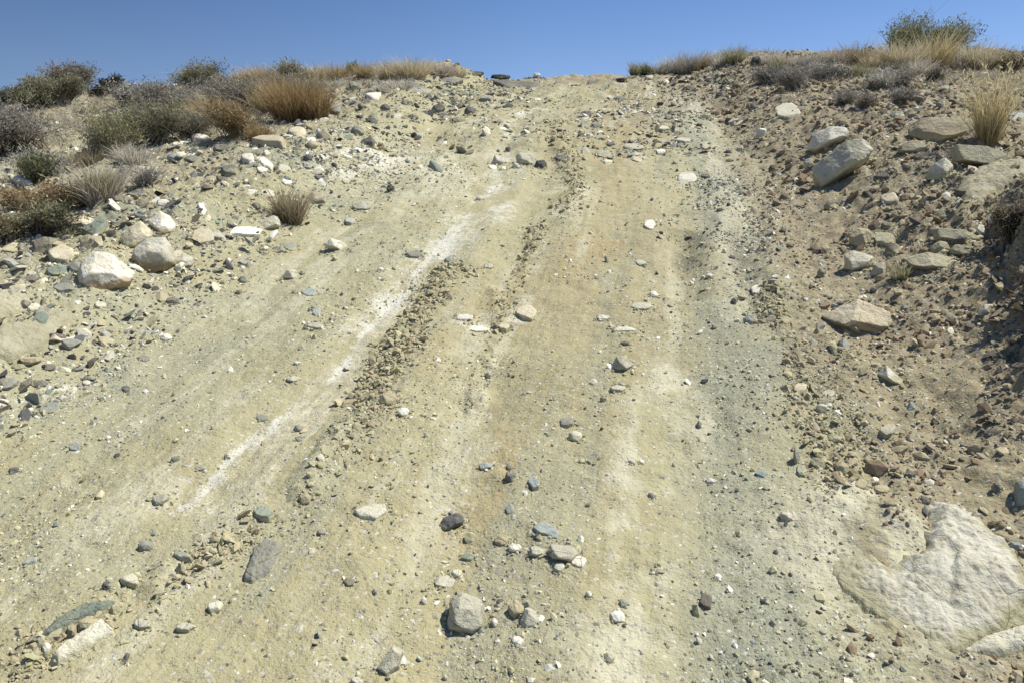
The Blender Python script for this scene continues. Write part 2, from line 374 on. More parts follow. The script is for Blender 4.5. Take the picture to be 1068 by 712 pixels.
# ------------------------------------------------------------------ stones
# shape (B standing block, F lying flat) | outline in photo pixels, or centre x y, width, height | rock | name | label | how neighbours refer to it
STONES = """
B|81,290 87,268 102,258 119,262 138,282 133,295 111,303 87,300|W*|boulder|big smooth white boulder with a brown earth-stained underside at the foot of the left bank|the stained white boulder
B|138,266 141.5,256 154,244 174,244 182,258 183,273 174,281 162,285 144,283 138.5,277|W*|boulder|tall pale boulder with a cracked grey face, right of the stained white boulder|the cracked pale boulder
B|126,246 136.5,234 147,228 162,241 152,247 139,258 130,260|C|boulder|cream boulder leaning behind the cracked pale boulder|the leaning cream boulder
B|155.5,228 168,218 177,223 187,239 177,244 162,242|W*|boulder|wedge-shaped white boulder with an orange-brown base, rearmost of the white boulder pile|the wedge-shaped white boulder
B|181,268 192,263 202,267 200,276 184,280|W|stone|low white stone touching the right side of the cracked pale boulder|-
F|80,242 97,232 112,230 114,237 99,247|N|flat_rock|flat green slab lying on the left bank among white stones|the flat green slab
B|68,228 86,222 100,228 96,234 81,240|C|boulder|broken cream boulder just behind the flat green slab|-
B|83,247 92,243 102,248 102,260 86,261|R|stone|dark purple stone in front of the flat green slab|-
B|32,262 36,250 48,244 60,247 57,260 40,267|R|boulder|shattered dark purple boulder with pale patches under the rust bush|the shattered purple boulder
F|64,265 28 13|C|stone|rounded cream stone between the shattered purple boulder and the stained white boulder|-
B|60,282 24 13|N|stone|blocky green-grey stone left of the stained white boulder|-
B|80,278 16 13|G|stone|grey stone pressed against the left side of the stained white boulder|-
F|67,301 24 7|G|flat_rock|thin grey slab below the blocky green-grey stone|-
B|8,300 20 11|K|stone|-|-
B|4,277 14 11|K|stone|-|-
B|23,341 13 10|D|stone|-|-
B|25,317 13 9|D|stone|-|-
F|35,321 14 9|P|stone|-|-
F|46,335 14 6|G|stone|-|-
E|-30,318 -5,302 32,300 33,318 12,329 -30,338|S|flat_rock|broad pinkish bedrock slab at the left edge, upper one of the two|the upper bedrock slab
E|-20,368 0,342 40,334 82,326 52,352 46,362 12,374|S|flat_rock|broad pinkish bedrock slab at the left edge, lower one reaching the track|the lower bedrock slab
B|31,363 21 11|C|stone|cream knob of rock on the lower bedrock slab|-
B|126,207 18 9|R|stone|dark brown stone right below the two-toned grass tuft|-
B|143,202 18 8|D|stone|-|-
B|150,211 17 10|R|stone|-|-
B|170,212 17 10|W|stone|-|-
B|173,351 13 9|W|stone|small bright white stone alone on the track edge|the lone white stone
B|110,349 12 11|P|stone|-|-
F|105,318 14 9|P|stone|-|-
F|237,246 243,239 258,238 275,240 270,246 255,247|W|flat_rock|long white slab on the edge of the track, left of the brown tuft|the long white slab
F|212,251 25 14|C|stone|-|-
B|253,291 8 7|D|stone|-|-
B|249,305 8 7|D|stone|-|-
B|267,215 10 9|D|stone|-|-
B|336,142 17 12|D|stone|round dark stone on top of the grey-white gravel mound of the left bank|the round dark stone
B|384,148 15 14|D|stone|dark angular stone at the right end of the gravel mound|-
B|373,136 15 12|G|stone|-|-
B|407,196 9 10|K|stone|small square black stone standing alone on the upper track|the lone black stone
F|447,171 454,170 463,178 462,182 454,180|N|stone|thin green-grey slab tilted on the pale upper track|the thin green-grey slab
B|367,212 378,209 391,211 391,216 378,220 368,219|P|stone|pale wedge stone with a dark left end, right of the brown tuft|the pale wedge stone
B|318,206 326,199 338,200 338,209 330,213 319,212|C|boulder|cream boulder behind the brown tuft|the cream boulder by the tuft
B|262,232 277,226 291,221 294,228 292,235 280,240 264,241|P|boulder|pale grey wedge boulder in front of the brown tuft|the pale wedge boulder
B|283,228 16 9|K|stone|-|-
B|370,90 12 11|G|stone|-|-
F|356,90 12 6|D|stone|-|-
B|340,88 9 9|G|stone|-|-
F|390,102 17 9|W|stone|flat white stone high on the left bank below the straw grass|the high flat white stone
B|392,83 9 6|D|stone|-|-
B|388,126 14 9|D|stone|-|-
F|414,123 10 6|P|stone|-|-
B|430,122 14 7|D|stone|-|-
F|349,116 16 10|G|stone|-|-
B|378,111 10 8|D|stone|-|-
B|448,116 452,109 461,106 465,112 460,119 450,120|D|boulder|dark angular boulder under the left crest, biggest dark one there|the dark crest boulder
B|490,116 13 10|D|stone|-|-
F|507,105 14 6|G|stone|-|-
B|498,77 15 6|K|stone|black flat stone on the skyline at the left side of the track top|the black skyline stone
B|312,131 12 9|D|stone|-|-
F|311,141 22 12|C|stone|-|-
F|262,152 278,146 298,150 296,156 276,157|C|flat_rock|cream slab of bedrock under the small rust bush|the cream bedrock slab
B|326,151 12 11|C|stone|-|-
E|265,166 275,165 285,173 283,177 275,174|W|flat_rock|long white slab, right one of a pair below the cream bedrock slab|-
E|251,164 258,163 267,171 263,173 255,170|W|flat_rock|long white slab, left one of a pair below the cream bedrock slab|-
F|296,176 14 9|P|stone|-|-
B|321,165 10 9|D|stone|-|-
F|274,177 12 6|W|stone|-|-
F|265,201 15 7|W|stone|-|-
F|299,190 12 7|W|stone|-|-
F|279,205 15 9|P|stone|-|-
F|333,185 12 7|D|stone|-|-
B|182,164 16 9|U|stone|dark blue-grey stone at the upper edge of the dead twig brush|-
B|202,166 20 9|D|stone|-|-
B|231,154 18 9|D|stone|-|-
F|230,178 238,174 250,179 247,183 234,183|D|flat_rock|dark slate slab tilted on the left bank, right of the dead twig brush|the dark slate slab
B|231,187 12 8|R|stone|-|-
F|258,168 14 9|W|stone|-|-
F|210,145 20 4|W|stone|thin white stone under the rust brown bush of the left bank|-
F|25,192 20 7|W|stone|flat white stone beneath the dark green shrub at the left|-
F|67,199 13 8|W|stone|-|-
B|130,175 11 7|R|stone|-|-
B|124,166 9 8|W|stone|-|-
B|512,169 516,161 526,164 528,172 515,173|W|stone|white stone at the left of the broken rock group on the upper track|-
B|537,162 541,158 556,159 562,167 559,173 541,173|P|boulder|biggest grey-white block of the broken rock group on the upper track|the grey-white block
B|564,171 13 11|D|stone|dark stone at the right end of the broken rock group|-
B|538,173 8 8|W|stone|-|-
B|525,176 8 6|W|stone|-|-
F|514,175 9 5|W|stone|-|-
B|530,156 7 7|D|stone|-|-
B|493,115 8 6|D|stone|-|-
F|611,120 14 6|D|stone|-|-
B|647,103 11 6|G|stone|-|-
F|642,85 652,80 666,79 668,81 656,86 645,88|K|flat_rock|black flat slab near the right end of the track's skyline|the black skyline slab
F|677,80 9 5|P|stone|-|-
F|616,87 8 5|D|stone|-|-
B|560,78 8 4|W|stone|-|-
F|601,90 12 5|R|stone|-|-
F|637,150 9 7|D|stone|-|-
F|630,162 16 6|G|stone|-|-
F|634,169 10 7|P|stone|-|-
F|660,154 24 7|P|stone|pale flat stone lying across the upper middle of the track|the long pale track stone
F|665,168 11 5|C|stone|-|-
F|689,158 10 6|W|stone|-|-
F|716,187 22 10|W|stone|broken white stone at the edge of the dark gravel patch|the broken white stone
F|736,184 11 7|D|stone|-|-
B|751,219 7 5|D|stone|-|-
B|500,207 8 7|W|stone|-|-
F|678,237 12 8|W|stone|-|-
B|689,243 7 4|K|stone|-|-
B|772,155 7 7|W|stone|-|-
B|842,150 849,138 864,130 881,131 886,138 881,145 864,152 855,158 846,154|W|boulder|white boulder with a pinkish top behind the weathered grey boulder on the right bank|the pinkish white boulder
B|849,170 858,161 881,144 901,141 908,153 901,167 887,169 871,178 868,188 855,194 851,180|P|boulder|weathered grey boulder with a pale right end, leaning over a dark shadow|the weathered grey boulder
B|843,170 10 13|P|stone|small pale stone left of the weathered grey boulder|-
B|794,138 11 12|W|stone|-|-
F|822,117 27 14|P|stone|low pale greenish stone high on the right bank|the low pale stone
B|819,107 11 7|P|stone|-|-
B|935,120 15 9|U|stone|-|-
B|949,126 955,120 968,119 1008,123 1025,130 1024,141 1005,147 991,151 968,151 953,141|B|boulder|large brown slab boulder with a shaded face below the golden grass|the large brown slab boulder
B|937,151 950,148 970,149 973,157 950,160 939,158|S|stone|flat sandy stone wedged beneath the large brown slab boulder|-
B|968,163 34 9|D|stone|-|-
B|991,153 999,147 1028,150 1048,160 1055,170 1048,176 1037,171 1014,168 995,165|S|boulder|sandstone slab leaning over a dark hollow, right of the large brown slab boulder|the leaning sandstone slab
B|965,183 975,168 985,162 993,170 991,186 978,188|P|stone|pale jagged stone under the left end of the leaning sandstone slab|-
E|996,204 1005,187 1014,181 1037,174 1072,170 1072,184 1037,200 1022,212 1002,215|S|flat_rock|broad grey-green bedrock slab below the leaning sandstone slab|the broad bedrock slab
B|781,70 785,58 792,57 794,66 786,73|K|stone|pointed black stone on the right skyline, left one of two|-
B|817,62 821,53 826,58 827,64|K|stone|pointed black stone on the right skyline, right one of two|the right black pointed stone
F|1060,124 18 11|U|stone|grey stone at the right edge beside the golden grass|-
F|919,185 17 6|D|stone|-|-
F|985,97 13 6|N|stone|teal grey stone in the dry brush left of the golden grass|-
B|944,268 968,261 999,268 1004,277 991,283 970,283 953,278|S|boulder|sandstone block nearest the track in the stacked right bank outcrop|the front outcrop block
B|969,243 979,236 1005,238 1022,247 1021,256 1005,254 988,252 972,249|S|boulder|long sandstone block on top of the stacked right bank outcrop|the top outcrop block
B|981,257 20 14|S|stone|square sandstone piece, left one of two between the outcrop's top and front blocks|-
B|1004,261 24 14|S|stone|square sandstone piece, right one of two between the outcrop's top and front blocks|-
B|880,264 890,259 910,265 908,275 893,283 882,278|P|stone|pale blocky stone left of the stacked outcrop|the pale blocky stone
B|907,287 912,275 922,272 926,287|P|stone|pale triangular stone between the outcrop and the pale blocky stone|-
B|931,260 17 14|R|stone|-|-
B|897,246 24 22|T|stone|rounded tan stone behind the pale blocky stone|-
F|922,249 22 12|S|stone|-|-
F|927,209 19 11|C|stone|-|-
B|858,328 878,321 894,308 924,321 930,337 916,347 898,347 875,341|C*|boulder|half-buried boulder with a white top and brown front, alone right of the track|the white-topped boulder
B|857,284 9 11|G|stone|-|-
F|790,304 14 10|W|stone|-|-
B|782,333 14 12|U|stone|blue-grey stone with a dark face at the right rut's edge|the blue-grey rut stone
B|944,321 9 8|G|stone|-|-
B|916,389 924,379 942,394 939,401 927,398|W|stone|tilted white wedge of stone on the right verge below the white-topped boulder|the tilted white wedge
B|857,425 12 12|P|stone|-|-
F|864,411 14 8|P|stone|-|-
B|870,456 16 10|P|stone|-|-
B|831,474 7 19|G|stone|narrow grey sliver standing on end in the crumbly right ridge|the grey sliver
B|878,487 15 15|T|stone|-|-
F|920,510 18 8|T|stone|-|-
B|949,494 11 10|D|stone|-|-
F|926,448 16 10|P|stone|-|-
B|820,537 13 13|P|stone|-|-
B|965,521 11 9|D|stone|-|-
F|836,491 11 13|N|stone|-|-
F|835,405 14 9|C|stone|-|-
F|898,511 14 10|T|stone|-|-
B|1058,526 1058,503 1066,495 1080,499 1080,527|U|boulder|rounded blue-grey boulder cut off by the right edge|the blue-grey edge boulder
B|1040,508 11 12|D|stone|-|-
B|1060,569 14 10|U|stone|-|-
E|849,579 858,562 885,545 925,528 975,523 999,525 1025,538 1048,567 1066,596 1074,622 1057,640 1031,657 999,677 968,680 944,663 904,634 875,605|L2|boulder|huge pale half-buried boulder filling the lower right corner|the huge half-buried boulder
E|1002,681 1028,664 1072,652 1072,674 1034,683|P|flat_rock|narrow pale slab below the huge half-buried boulder|-
F|40,428 52,421 60,420 64,429 60,432 42,433|U|stone|bluish stone lying near the left edge of the track|the bluish stone at left
F|78,468 14 8|U|stone|-|-
B|14,490 11 9|D|stone|-|-
B|100,439 14 6|G|stone|-|-
F|131,406 9 6|D|stone|-|-
B|156,526 160,516 172,513 177,518 170,527|G|stone|angular grey stone by itself on the left wheel path|the angular grey stone
B|210,487 13 7|G|stone|-|-
B|183,478 9 8|G|stone|-|-
B|15,412 23,396 34,391 33,398 20,410|R|stone|dark curved shard of rock at the left edge below the lower bedrock slab|the dark curved shard
B|41,400 15 9|D|stone|-|-
B|4,398 14 10|R|stone|-|-
B|19,382 14 8|D|stone|-|-
F|90,399 9 5|W|stone|-|-
F|150,375 12 7|G|stone|-|-
B|238,474 8 7|P|stone|-|-
F|21,589 30,581 40,581 39,586 26,590|U|stone|thin bluish stone flat in the lower left track|the thin bluish stone
B|152,568 15 13|G|stone|-|-
F|135,604 20 10|P|stone|-|-
F|190,579 18 6|U|stone|-|-
E|42,664 58,648 83,633 121,628 106,637 81,647 51,662|N|flat_rock|long narrow green slab in the lower left corner|the long green slab
B|94,648 26 15|T|stone|tan stone between the long green slab and the pale flagstone|-
E|54,684 66,674 106,647 119,658 88,675 61,690|P|flat_rock|pale flagstone lying below the long green slab|the pale flagstone
B|49,677 10 19|W|stone|upright white stone with a brown foot at the left end of the pale flagstone|-
B|122,693 131,680 136,681 131,693|D|stone|dark triangular chip near the bottom edge, right of the pale flagstone|-
F|148,651 18 11|P|stone|-|-
B|225,632 17 14|P|stone|-|-
F|193,654 20 8|P|stone|-|-
E|254,604 264,575 278,562 296,569 283,595 263,608|G|flat_rock|purplish grey slab sunk in the track beside the crumbly middle ridge|the purplish grey slab
F|112,610 10 8|D|stone|-|-
B|126,616 12 8|G|stone|-|-
F|368,536 385,528 402,527 404,536 392,544 375,542|P|flat_rock|pale grey-green flat stone in the middle foreground|the pale flat foreground stone
B|457,545 462,538 476,533 486,537 484,545 463,553|D|stone|shiny dark stone in the foreground, right of the pale flat stone|the shiny dark stone
B|467,630 468,618 478,611 500,620 512,631 510,648 493,658 466,652|P|boulder|biggest pale grey stone in the centre foreground with a hard black shadow|the big foreground stone
F|464,610 23 14|P|stone|flat pale stone just behind the big foreground stone|-
B|392,692 409,672 422,677 417,694 404,702|P|stone|pale four-sided stone near the bottom edge, left of the big foreground stone|the four-sided stone
F|364,609 13 9|R|stone|-|-
F|488,582 15 8|N|stone|-|-
B|476,597 13 9|P|stone|-|-
F|373,710 14 8|P|stone|-|-
B|442,625 6 9|W|stone|-|-
F|273,438 13 7|G|stone|-|-
B|311,446 10 8|G|stone|-|-
B|305,395 14 8|P|stone|-|-
B|421,429 14 11|W|stone|white rounded stone right of the crumbly middle ridge|the rounded white stone
B|404,415 20 16|T|stone|big tan clod-like stone on the crumbly middle ridge|the tan ridge stone
B|318,519 14 14|T|stone|-|-
F|313,461 11 6|G|stone|-|-
F|275,535 21 12|N|stone|-|-
B|507,485 15 9|U|stone|-|-
B|336,554 10 8|G|stone|-|-
B|337,254 345,247 356,250 369,261 350,262|W|stone|pointed white stone on the upper left track|the pointed white stone
B|276,263 288,258 295,254 298,262 290,265|G|stone|dark-faced grey wedge on the upper left track|the grey wedge
F|303,257 15 8|G|stone|-|-
B|293,289 300,280 308,280 314,288 307,292|W|stone|white angular stone with a dark left face below the grey wedge|the angular white stone
B|397,281 7 6|W|stone|-|-
F|322,305 16 8|U|stone|-|-
F|330,326 11 9|U|stone|-|-
F|328,340 18 6|P|stone|-|-
F|432,267 19 6|G|stone|-|-
B|468,271 10 6|U|stone|-|-
F|365,231 12 6|U|stone|-|-
B|254,293 9 7|G|stone|-|-
B|510,278 12 6|P|stone|-|-
F|500,344 25 6|W|stone|-|-
F|485,334 18 6|W|stone|-|-
B|636,382 643,370 650,369 661,378 657,385 645,387|P|stone|pale angular stone with a dark left face in mid track|the pale angular stone
B|629,331 15 6|W|stone|-|-
F|549,327 22 13|C|stone|cream flat stone in the yellow earth of mid track|the cream flat stone
F|525,341 14 7|C|stone|-|-
B|652,358 10 6|D|stone|-|-
B|682,307 11 8|W|stone|-|-
F|668,274 12 6|P|stone|-|-
B|740,288 8 7|W|stone|-|-
B|510,390 8 9|P|stone|-|-
F|669,322 25 7|P|stone|-|-
F|652,344 24 5|P|stone|-|-
B|600,454 16 13|W|stone|round white stone at the centre of the lower track|the round white stone
F|591,440 16 10|G|stone|-|-
B|533,496 14 12|D|stone|dark blue-grey stone left of the small bluish stone in mid foreground|the dark mid stone
B|531,486 7 8|D|stone|-|-
F|557,503 13 12|U|stone|-|-
F|555,554 568,548 583,560 580,566 562,562|U|stone|blue-grey stone topmost in the foreground stone row|the blue-grey row stone
F|644,405 17 6|P|stone|-|-
B|729,442 6 10|G|stone|-|-
B|741,501 10 8|W|stone|-|-
F|532,533 10 10|U|stone|-|-
B|615,481 7 6|D|stone|-|-
B|607,480 7 6|G|stone|-|-
B|659,481 7 6|W|stone|-|-
B|669,481 7 6|W|stone|-|-
B|679,516 8 8|G|stone|-|-
B|570,574 574,566 600,567 604,575 598,585 575,581|P|stone|pale oblong block at the right end of the foreground stone row|the pale oblong block
B|560,574 17 13|P|stone|-|-
B|537,570 15 10|W|stone|-|-
B|523,562 17 12|T|stone|-|-
F|583,594 12 9|P|stone|-|-
B|542,645 548,631 554,630 563,642 562,652 544,652|P|stone|pale pointed stone right of the big foreground stone|the pale pointed stone
B|538,634 17 20|T|stone|-|-
B|644,642 17 13|W|stone|white knobbly stone right of centre in the lower foreground|the knobbly white stone
B|650,628 10 10|N|stone|-|-
F|736,633 14 17|R|stone|-|-
F|540,672 13 9|W|stone|-|-
B|688,595 12 6|T|stone|-|-
B|749,601 8 8|W|stone|-|-
F|604,588 16 12|W|stone|-|-
B|635,684 12 11|P|stone|-|-
B|516,648 7 10|W|stone|-|-
B|522,627 9 8|D|stone|-|-
B|614,619 8 8|W|stone|-|-
F|538,90 54 6|D|flat_rock|long thin dark slab lying across the left half of the track's crest|the long crest slab
B|522,80 24 5|K|stone|thin black stone on the skyline, between the black skyline stone and the track|-
F|472,87 26 6|D|flat_rock|thin dark slab below the pinkish pale skyline tuft|-
F|438,97 28 7|G|flat_rock|thin grey slab beneath the straw and gold tuft|-
B|405,95 15 6|D|stone|-|-
B|424,107 12 7|G|stone|-|-
B|474,106 13 8|D|stone|-|-
B|482,97 12 6|N|stone|-|-
B|466,96 12 6|D|stone|-|-
B|476,125 10 7|G|stone|-|-
B|402,112 11 8|D|stone|-|-
B|606,141 9 6|D|stone|-|-
B|622,131 11 6|G|stone|-|-
F|585,168 14 5|D|stone|-|-
B|668,110 9 6|D|stone|-|-
B|700,118 9 6|R|stone|-|-
F|690,135 15 6|P|stone|-|-
F|712,147 16 6|P|stone|-|-
B|735,122 12 7|R|stone|-|-
B|752,98 12 7|D|stone|-|-
B|770,88 13 8|R|stone|-|-
B|742,84 12 7|D|stone|-|-
B|720,92 11 7|R|stone|-|-
B|786,112 12 8|R|stone|-|-
B|806,175 11 8|R|stone|-|-
B|819,205 12 8|R|stone|-|-
B|866,215 13 9|R|stone|-|-
B|948,205 15 9|B|stone|-|-
B|925,235 13 9|R|stone|-|-
B|980,225 14 9|R|stone|-|-
"""
def hull2(P):
    P = sorted(map(tuple, P)); 
    def half(Q):
        r = []
        for p in Q:
            while len(r) > 1 and (r[-1][0]-r[-2][0])*(p[1]-r[-2][1])-(r[-1][1]-r[-2][1])*(p[0]-r[-2][0]) <= 1e-12: r.pop()
            r.append(p)
        return r[:-1]
    return np.array(half(P)+half(P[::-1]))
_ico = {}
def ico(sub):
    if sub not in _ico:
        import bmesh
        bm = bmesh.new(); bmesh.ops.create_icosphere(bm, subdivisions=sub, radius=1)
        _ico[sub] = (np.array([v.co[:] for v in bm.verts]), np.array([[v.index for v in f.verts] for f in bm.faces], np.int32)); bm.free()
    return _ico[sub]
def rock_mesh(name, frame, planes, scale, size, sub, r, mat, p=16, noise=.05, stain=False, layers=0.):
    """frame: three axes (rows); planes: list of (normal in frame, offset); scale: spread of directions"""
    D, F = ico(sub); d = D*np.array(scale); d /= np.linalg.norm(d, axis=1)[:, None]
    acc = 0
    for n, o in planes:
        n = np.asarray(n, float); n = n/np.linalg.norm(n)
        acc = acc + (np.maximum(d@n, 0)/max(o, 1e-4))**p
    rad = (acc+1e-30)**(-1/p)
    rad = np.minimum(rad, size*2.2)
    V = d*rad[:, None]
    sd = int(r.integers(1, 9999)); q = V/size
    nz = vn3(q*2.2+sd, sd)*.6-np.abs(vn3(q*3.9+sd, sd+1))*.55+vn3(q*10+sd, sd+2)*.20+vn3(q*22+sd, sd+3)*.13
    V = V*(1+noise*nz)[:, None]
    W = V@frame
    if layers:
        W = W*(1+layers*np.sign(np.sin(W[:, 2]/size*9+2*nz))[:, None]*np.array([[1, 1, 0]]))
    me = mesh(name, W, F, mat, None, True)
    if stain:
        z = W[:, 2]; s = 1-ss(-.45, .05, z/size + .10*nz)
        a = me.attributes.new('stain', 'FLOAT', 'POINT'); a.data.foreach_set('value', s.astype(np.float32))
    return me
def embedded(s, r, mat):
    """a slab of rock sunk in the ground: only its weathered top and rim stand out"""
    P = s['P0']; W, h = cast(P[:, 0], P[:, 1], H); W = W[:, :2]; big = '2' in s['col']
    lo, hi = W.min(0)-.06, W.max(0)+.06; n = 190 if big else 110; ext = (hi-lo).max(); st = ext/n
    gx, gy = np.meshgrid(np.arange(lo[0], hi[0], st), np.arange(lo[1], hi[1], st)); x, y = gx.ravel(), gy.ravel()
    d, _ = poly_d(x, y, np.concatenate([W, W[:1]])); ins = np.zeros(len(x), bool)
    for i in range(len(W)):
        a, b = W[i], W[(i+1) % len(W)]
        c = (a[1] > y) != (b[1] > y); ins ^= c & (x < (b[0]-a[0])*(y-a[1])/(b[1]-a[1]+1e-12)+a[0])
    sd0 = np.where(ins, d, -d); mn = max(sd0.max(), .02); f = 1.6/ext; sdd = int(r.integers(1, 999))
    sd = sd0 + .05*mn*fbm2(x*f*6, y*f*6, sdd, 3) + .02*mn*fbm2(x*f*30, y*f*30, sdd+5, 3)
    th = .085 if big else float(np.clip(mn*.30, .012, .045))
    u = (x-lo[0])/(hi[0]-lo[0]); v = (y-lo[1])/(hi[1]-lo[1])
    prof = th*(1-np.exp(-np.maximum(sd, 0)/(mn*(.5 if big else .16))))*(.35+.75*ss(.35, .75, u) if big else .8+.4*u)
    rel = .30*fbm2(x*f*4, y*f*4, sdd+9, 4)-.30*np.abs(fbm2(x*f*7, y*f*5, sdd+19, 4))+.22*fbm2(x*f*30, y*f*30, sdd+29, 3)
    if big:   # a broken step and a pit across the upper face
        N0, _ = cast([918], [552], H); dn = np.hypot((x-N0[0, 0])/.17, (y-N0[0, 1])/.12); cov = np.exp(-dn**2*1.1)*(1+.5*fbm2(x*14, y*14, 77, 3))
        P0, _ = cast([993, 990], [588, 640], H); dp, _ = poly_d(x, y, P0[:, :2]); prof = prof-.075*cov-.010*np.exp(-(dp/.012)**2)-.012*np.exp(-np.hypot(x-P0[0, 0], y-P0[0, 1])**2/.0009)
    z = H(x, y)+np.where(sd > 0, prof+th*(.15 if big else .5)*rel*ss(0, mn*.2, sd)+.004, sd*(.6 if big else 1.6)-.004)
    keep = (sd0 > -.05).reshape(gx.shape); idx = np.arange(len(x)).reshape(gx.shape)
    q = keep[:-1, :-1] & keep[:-1, 1:] & keep[1:, 1:] & keep[1:, :-1]
    F = np.stack([idx[:-1, :-1][q], idx[:-1, 1:][q], idx[1:, 1:][q], idx[1:, :-1][q]], 1).astype(np.int32)
    used = np.unique(F); mp = np.full(len(x), -1); mp[used] = np.arange(len(used)); F = mp[F].astype(np.int32)
    V = np.stack([x, y, z], 1)[used]; c = V.mean(0)
    me = mesh(s['name'], V-c, F, mat, None, True); hh = (z-H(x, y))[used]
    a_ = me.attributes.new('dust', 'FLOAT', 'POINT'); a_.data.foreach_set('value', (1.1*(1-ss(.0, th*(.34 if big else .5), hh))).astype(np.float32))
    return me, c
def parse():
    out = []
    for ln in STONES.strip().split('\n'):
        sh, geo, col, nm, lab, ref = ln.split('|')
        tok = geo.split(); r = np.random.default_rng(sum(ord(c)*(i+1) for i, c in enumerate(geo)))
        if len(tok) == 3:
            cx, cy = map(float, tok[0].split(',')); w, h = float(tok[1]), float(tok[2])
            k = int(r.integers(6, 9)); a = np.sort((np.arange(k)+r.uniform(-.3, .3, k))*2*math.pi/k + r.uniform(0, 6))
            e = 2.6; c_, s_ = np.cos(a), np.sin(a); rr = (np.abs(c_)**e+np.abs(s_)**e)**(-1/e)*r.uniform(.88, 1.08, k)
            P = np.stack([cx+c_*rr*w*.52, cy+s_*rr*h*.52], 1)
        else:
            P = np.array([[float(v) for v in t.split(',')] for t in tok])
        out.append(dict(sh=sh, P=hull2(P), P0=P, col=col, name=nm, lab=None if lab == '-' else lab, ref=None if ref == '-' else ref, r=r))
    return out
FOOT = []
